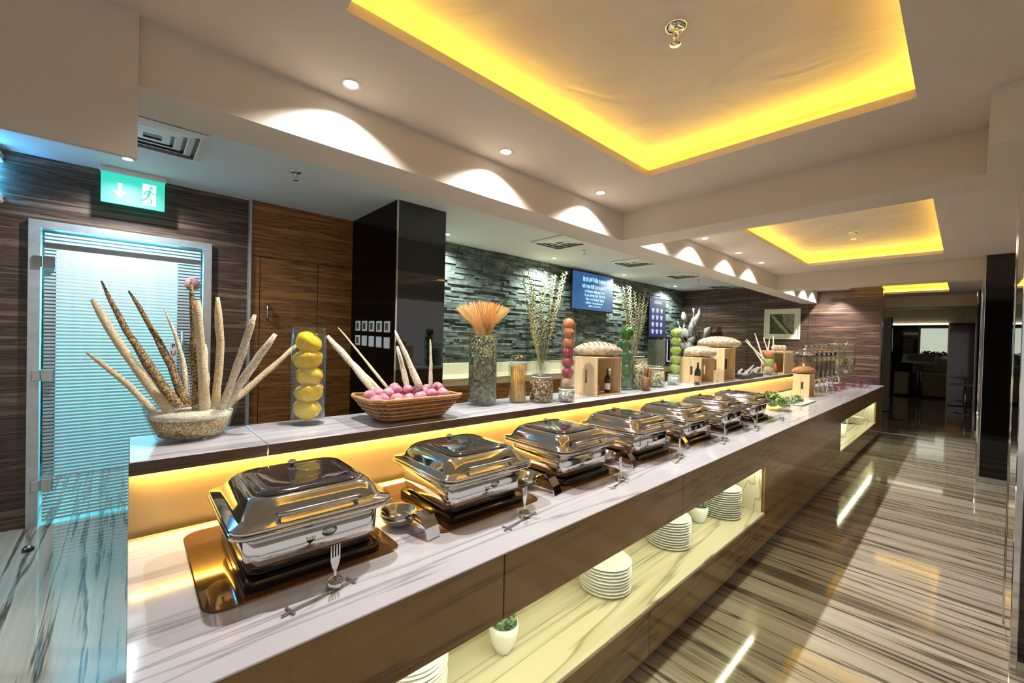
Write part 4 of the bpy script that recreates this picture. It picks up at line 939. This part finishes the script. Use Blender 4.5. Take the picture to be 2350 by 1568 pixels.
# ================================================================== LOUNGE BEYOND
pw = thing('mirror_partition', 'dark mirrored partition with gilded edge standing past the buffet', 'partition', (17.5, -.4, 0))
MB().box(0, -1.2, .02, .06, .69, 2.72, .002).build('panel', 'redbrown', pw); MB().box(-.02, .68, 0, .07, .72, 2.72, .002).build('edge_trim', 'riser', pw); MB().box(-.01, -1.2, 0, .07, .68, .02).build('base', 'dark', pw)
bh = struct(MB().box(16.6, -4, 2.35, 16.9, 4.2, ZC), 'trim_9', 'cream_face')
tag(MB().box(16.55, .3, 2.30, 16.62, 1.9, 2.34).build('pelmet_light', 'pelmet'), 'slim pale light line below the lounge bulkhead', 'light strip')
lc = thing('menu_lectern', 'slanted menu lectern on a slim post in the lounge', 'lectern', (19.2, .98, 0), 0)
MB().box(-.25, -.36, 0, .25, .36, .03, .004).build('foot', 'blackmat', lc); MB().tube([(0, .03, .03), (0, .03, 1.2)], .03, 8).build('post', 'steel', lc); MB().tube([(0, -.05, .03), (0, -.05, 1.2)], .03, 8).build('post', 'steel', lc)
MB().box(-.28, -.42, -.02, .28, .42, .02, .004).build('board', 'matboard', lc, (0, 0, 1.3), (0, -.5, .0))
for k in range(6): MB().box(-.2+.07*k, -.34, .021, -.165+.07*k, .30, .023).build('menu_line', 'blackmat', lc, (0, 0, 1.3), (0, -.5, 0))
for i, (y0, y1, m_, lb) in enumerate(((1.25, 1.62, 'cream_face', 'pale end cabinet of the lounge bar'), (.95, 1.24, 'redbrown', 'dark cabinet next to the pale one in the lounge bar'), (.32, .94, 'cream_face', 'wide tan cabinet of the lounge bar behind the lectern'))):
    t = thing('bar_cabinet', lb, 'cabinet', (19.6, y0, 0)); MB().box(0, 0, .06, .5, y1-y0, .80, .004).build('body', m_, t); MB().box(.03, .01, 0, .47, y1-y0-.01, .06).build('plinth', 'dark', t); MB().box(-.015, .02, .10, 0, y1-y0-.02, .77, .003).build('door', m_, t)
bn = thing('lounge_bench', 'white padded bench behind the lounge bar cabinets', 'bench', (20.4, .2, 0))
MB().box(0, 0, .1, .6, 1.0, .85, .02).build('seat_base', 'leather', bn); MB().box(.42, 0, .85, .6, 1.0, 1.28, .03).build('backrest', 'leather', bn); MB().box(.0, 0, .85, .42, 1.0, .95, .02).build('cushion', 'leather', bn)
for s_ in (.05, .5): MB().box(s_, .1, 0, s_+.05, .9, .1).build('leg', 'dark', bn)
wn = MB(); wn.box(21.42, .15, 1.35, 21.48, 1.15, 1.42).box(21.42, .15, 2.38, 21.48, 1.15, 2.45).box(21.42, .15, 1.42, 21.48, .21, 2.38).box(21.42, 1.09, 1.42, 21.48, 1.15, 2.38)
wno = struct(wn, 'window_1', 'matboard'); MB().box(21.46, .21, 1.42, 21.47, 1.09, 2.38).build('blind', 'window', wno)
pl = thing('window_planter', 'white planter of green foliage under the lounge window', 'planter', (21.15, .6, 1.28)); MB().box(-.1, -.4, 0, .1, .4, .14, .006).build('box', 'ceramic', pl)
q = MB(); rn = random.Random(1)
for k in range(7):
    qq = MB(); leaves(qq, 60, .12, .16, .12, .09, rn); q.add([(v[0], v[1]-.36+.12*k, v[2]) for v in qq.v], qq.f, True)
q.build('foliage', 'leaf', pl)['kind'] = 'stuff'
struct(MB().box(21.0, .05, 0, 21.42, 1.25, 1.28), 'trim_10', 'cream_face')
sg2 = thing('lounge_screen', 'small lit menu screen on the dark lounge wall', 'screen', (21.44, 1.98, 2.0)); MB().box(-.03, -.35, -.3, .02, .35, .3, .005).build('housing', 'blackmat', sg2)
for k in range(4): MB().box(-.034, -.05, .18-.12*k, -.031, .28-.05*(k % 2), .23-.12*k).build('text_line', 'screen_txt', sg2)
tag(MB().box(21.4, 1.28, 1.45, 21.47, 1.55, 2.0, .004).build('grey_notice', 'machine'), 'grey square notice board between lounge screen and window', 'notice board')
gp = thing('etched_screen', 'pale etched glass panel at the end of the veneer wall', 'panel', (14.2, 1.25, 0)); MB().box(0, .0, .02, .03, .5, 2.4, .002).build('pane', 'frosted', gp); MB().box(-.01, -.02, 0, .04, 0, 2.42, .002).build('edge_trim', 'chrome', gp); MB().box(-.01, 0, 0, .04, .5, .02).build('base_rail', 'chrome', gp)
tb = thing('side_table', 'small round bar table before the mirrored partition', 'table', (15.6, -.05, 0)); MB().lathe([(.001, .0), (.2, 0), (.2, .015), (.03, .03), (.025, .7), (.05, .72), (.001, .72)], 24).build('pedestal', 'steel', tb); MB().lathe([(.001, .72), (.30, .72), (.30, .745), (.001, .745)], 28).build('table_top', 'cream_face', tb)
wg = thing('wine_glass', 'empty wine glass on the small round bar table', 'glass', (15.55, .02, .7455)); MB().lathe([(.001, 0), (.035, 0), (.035, .003), (.005, .006), (.004, .09), (.02, .1), (.04, .13), (.045, .17), (.038, .21), (.036, .21), (.043, .17), (.038, .132), (.018, .104), (.001, .1)], 24).build('glass_body', 'glass', wg)
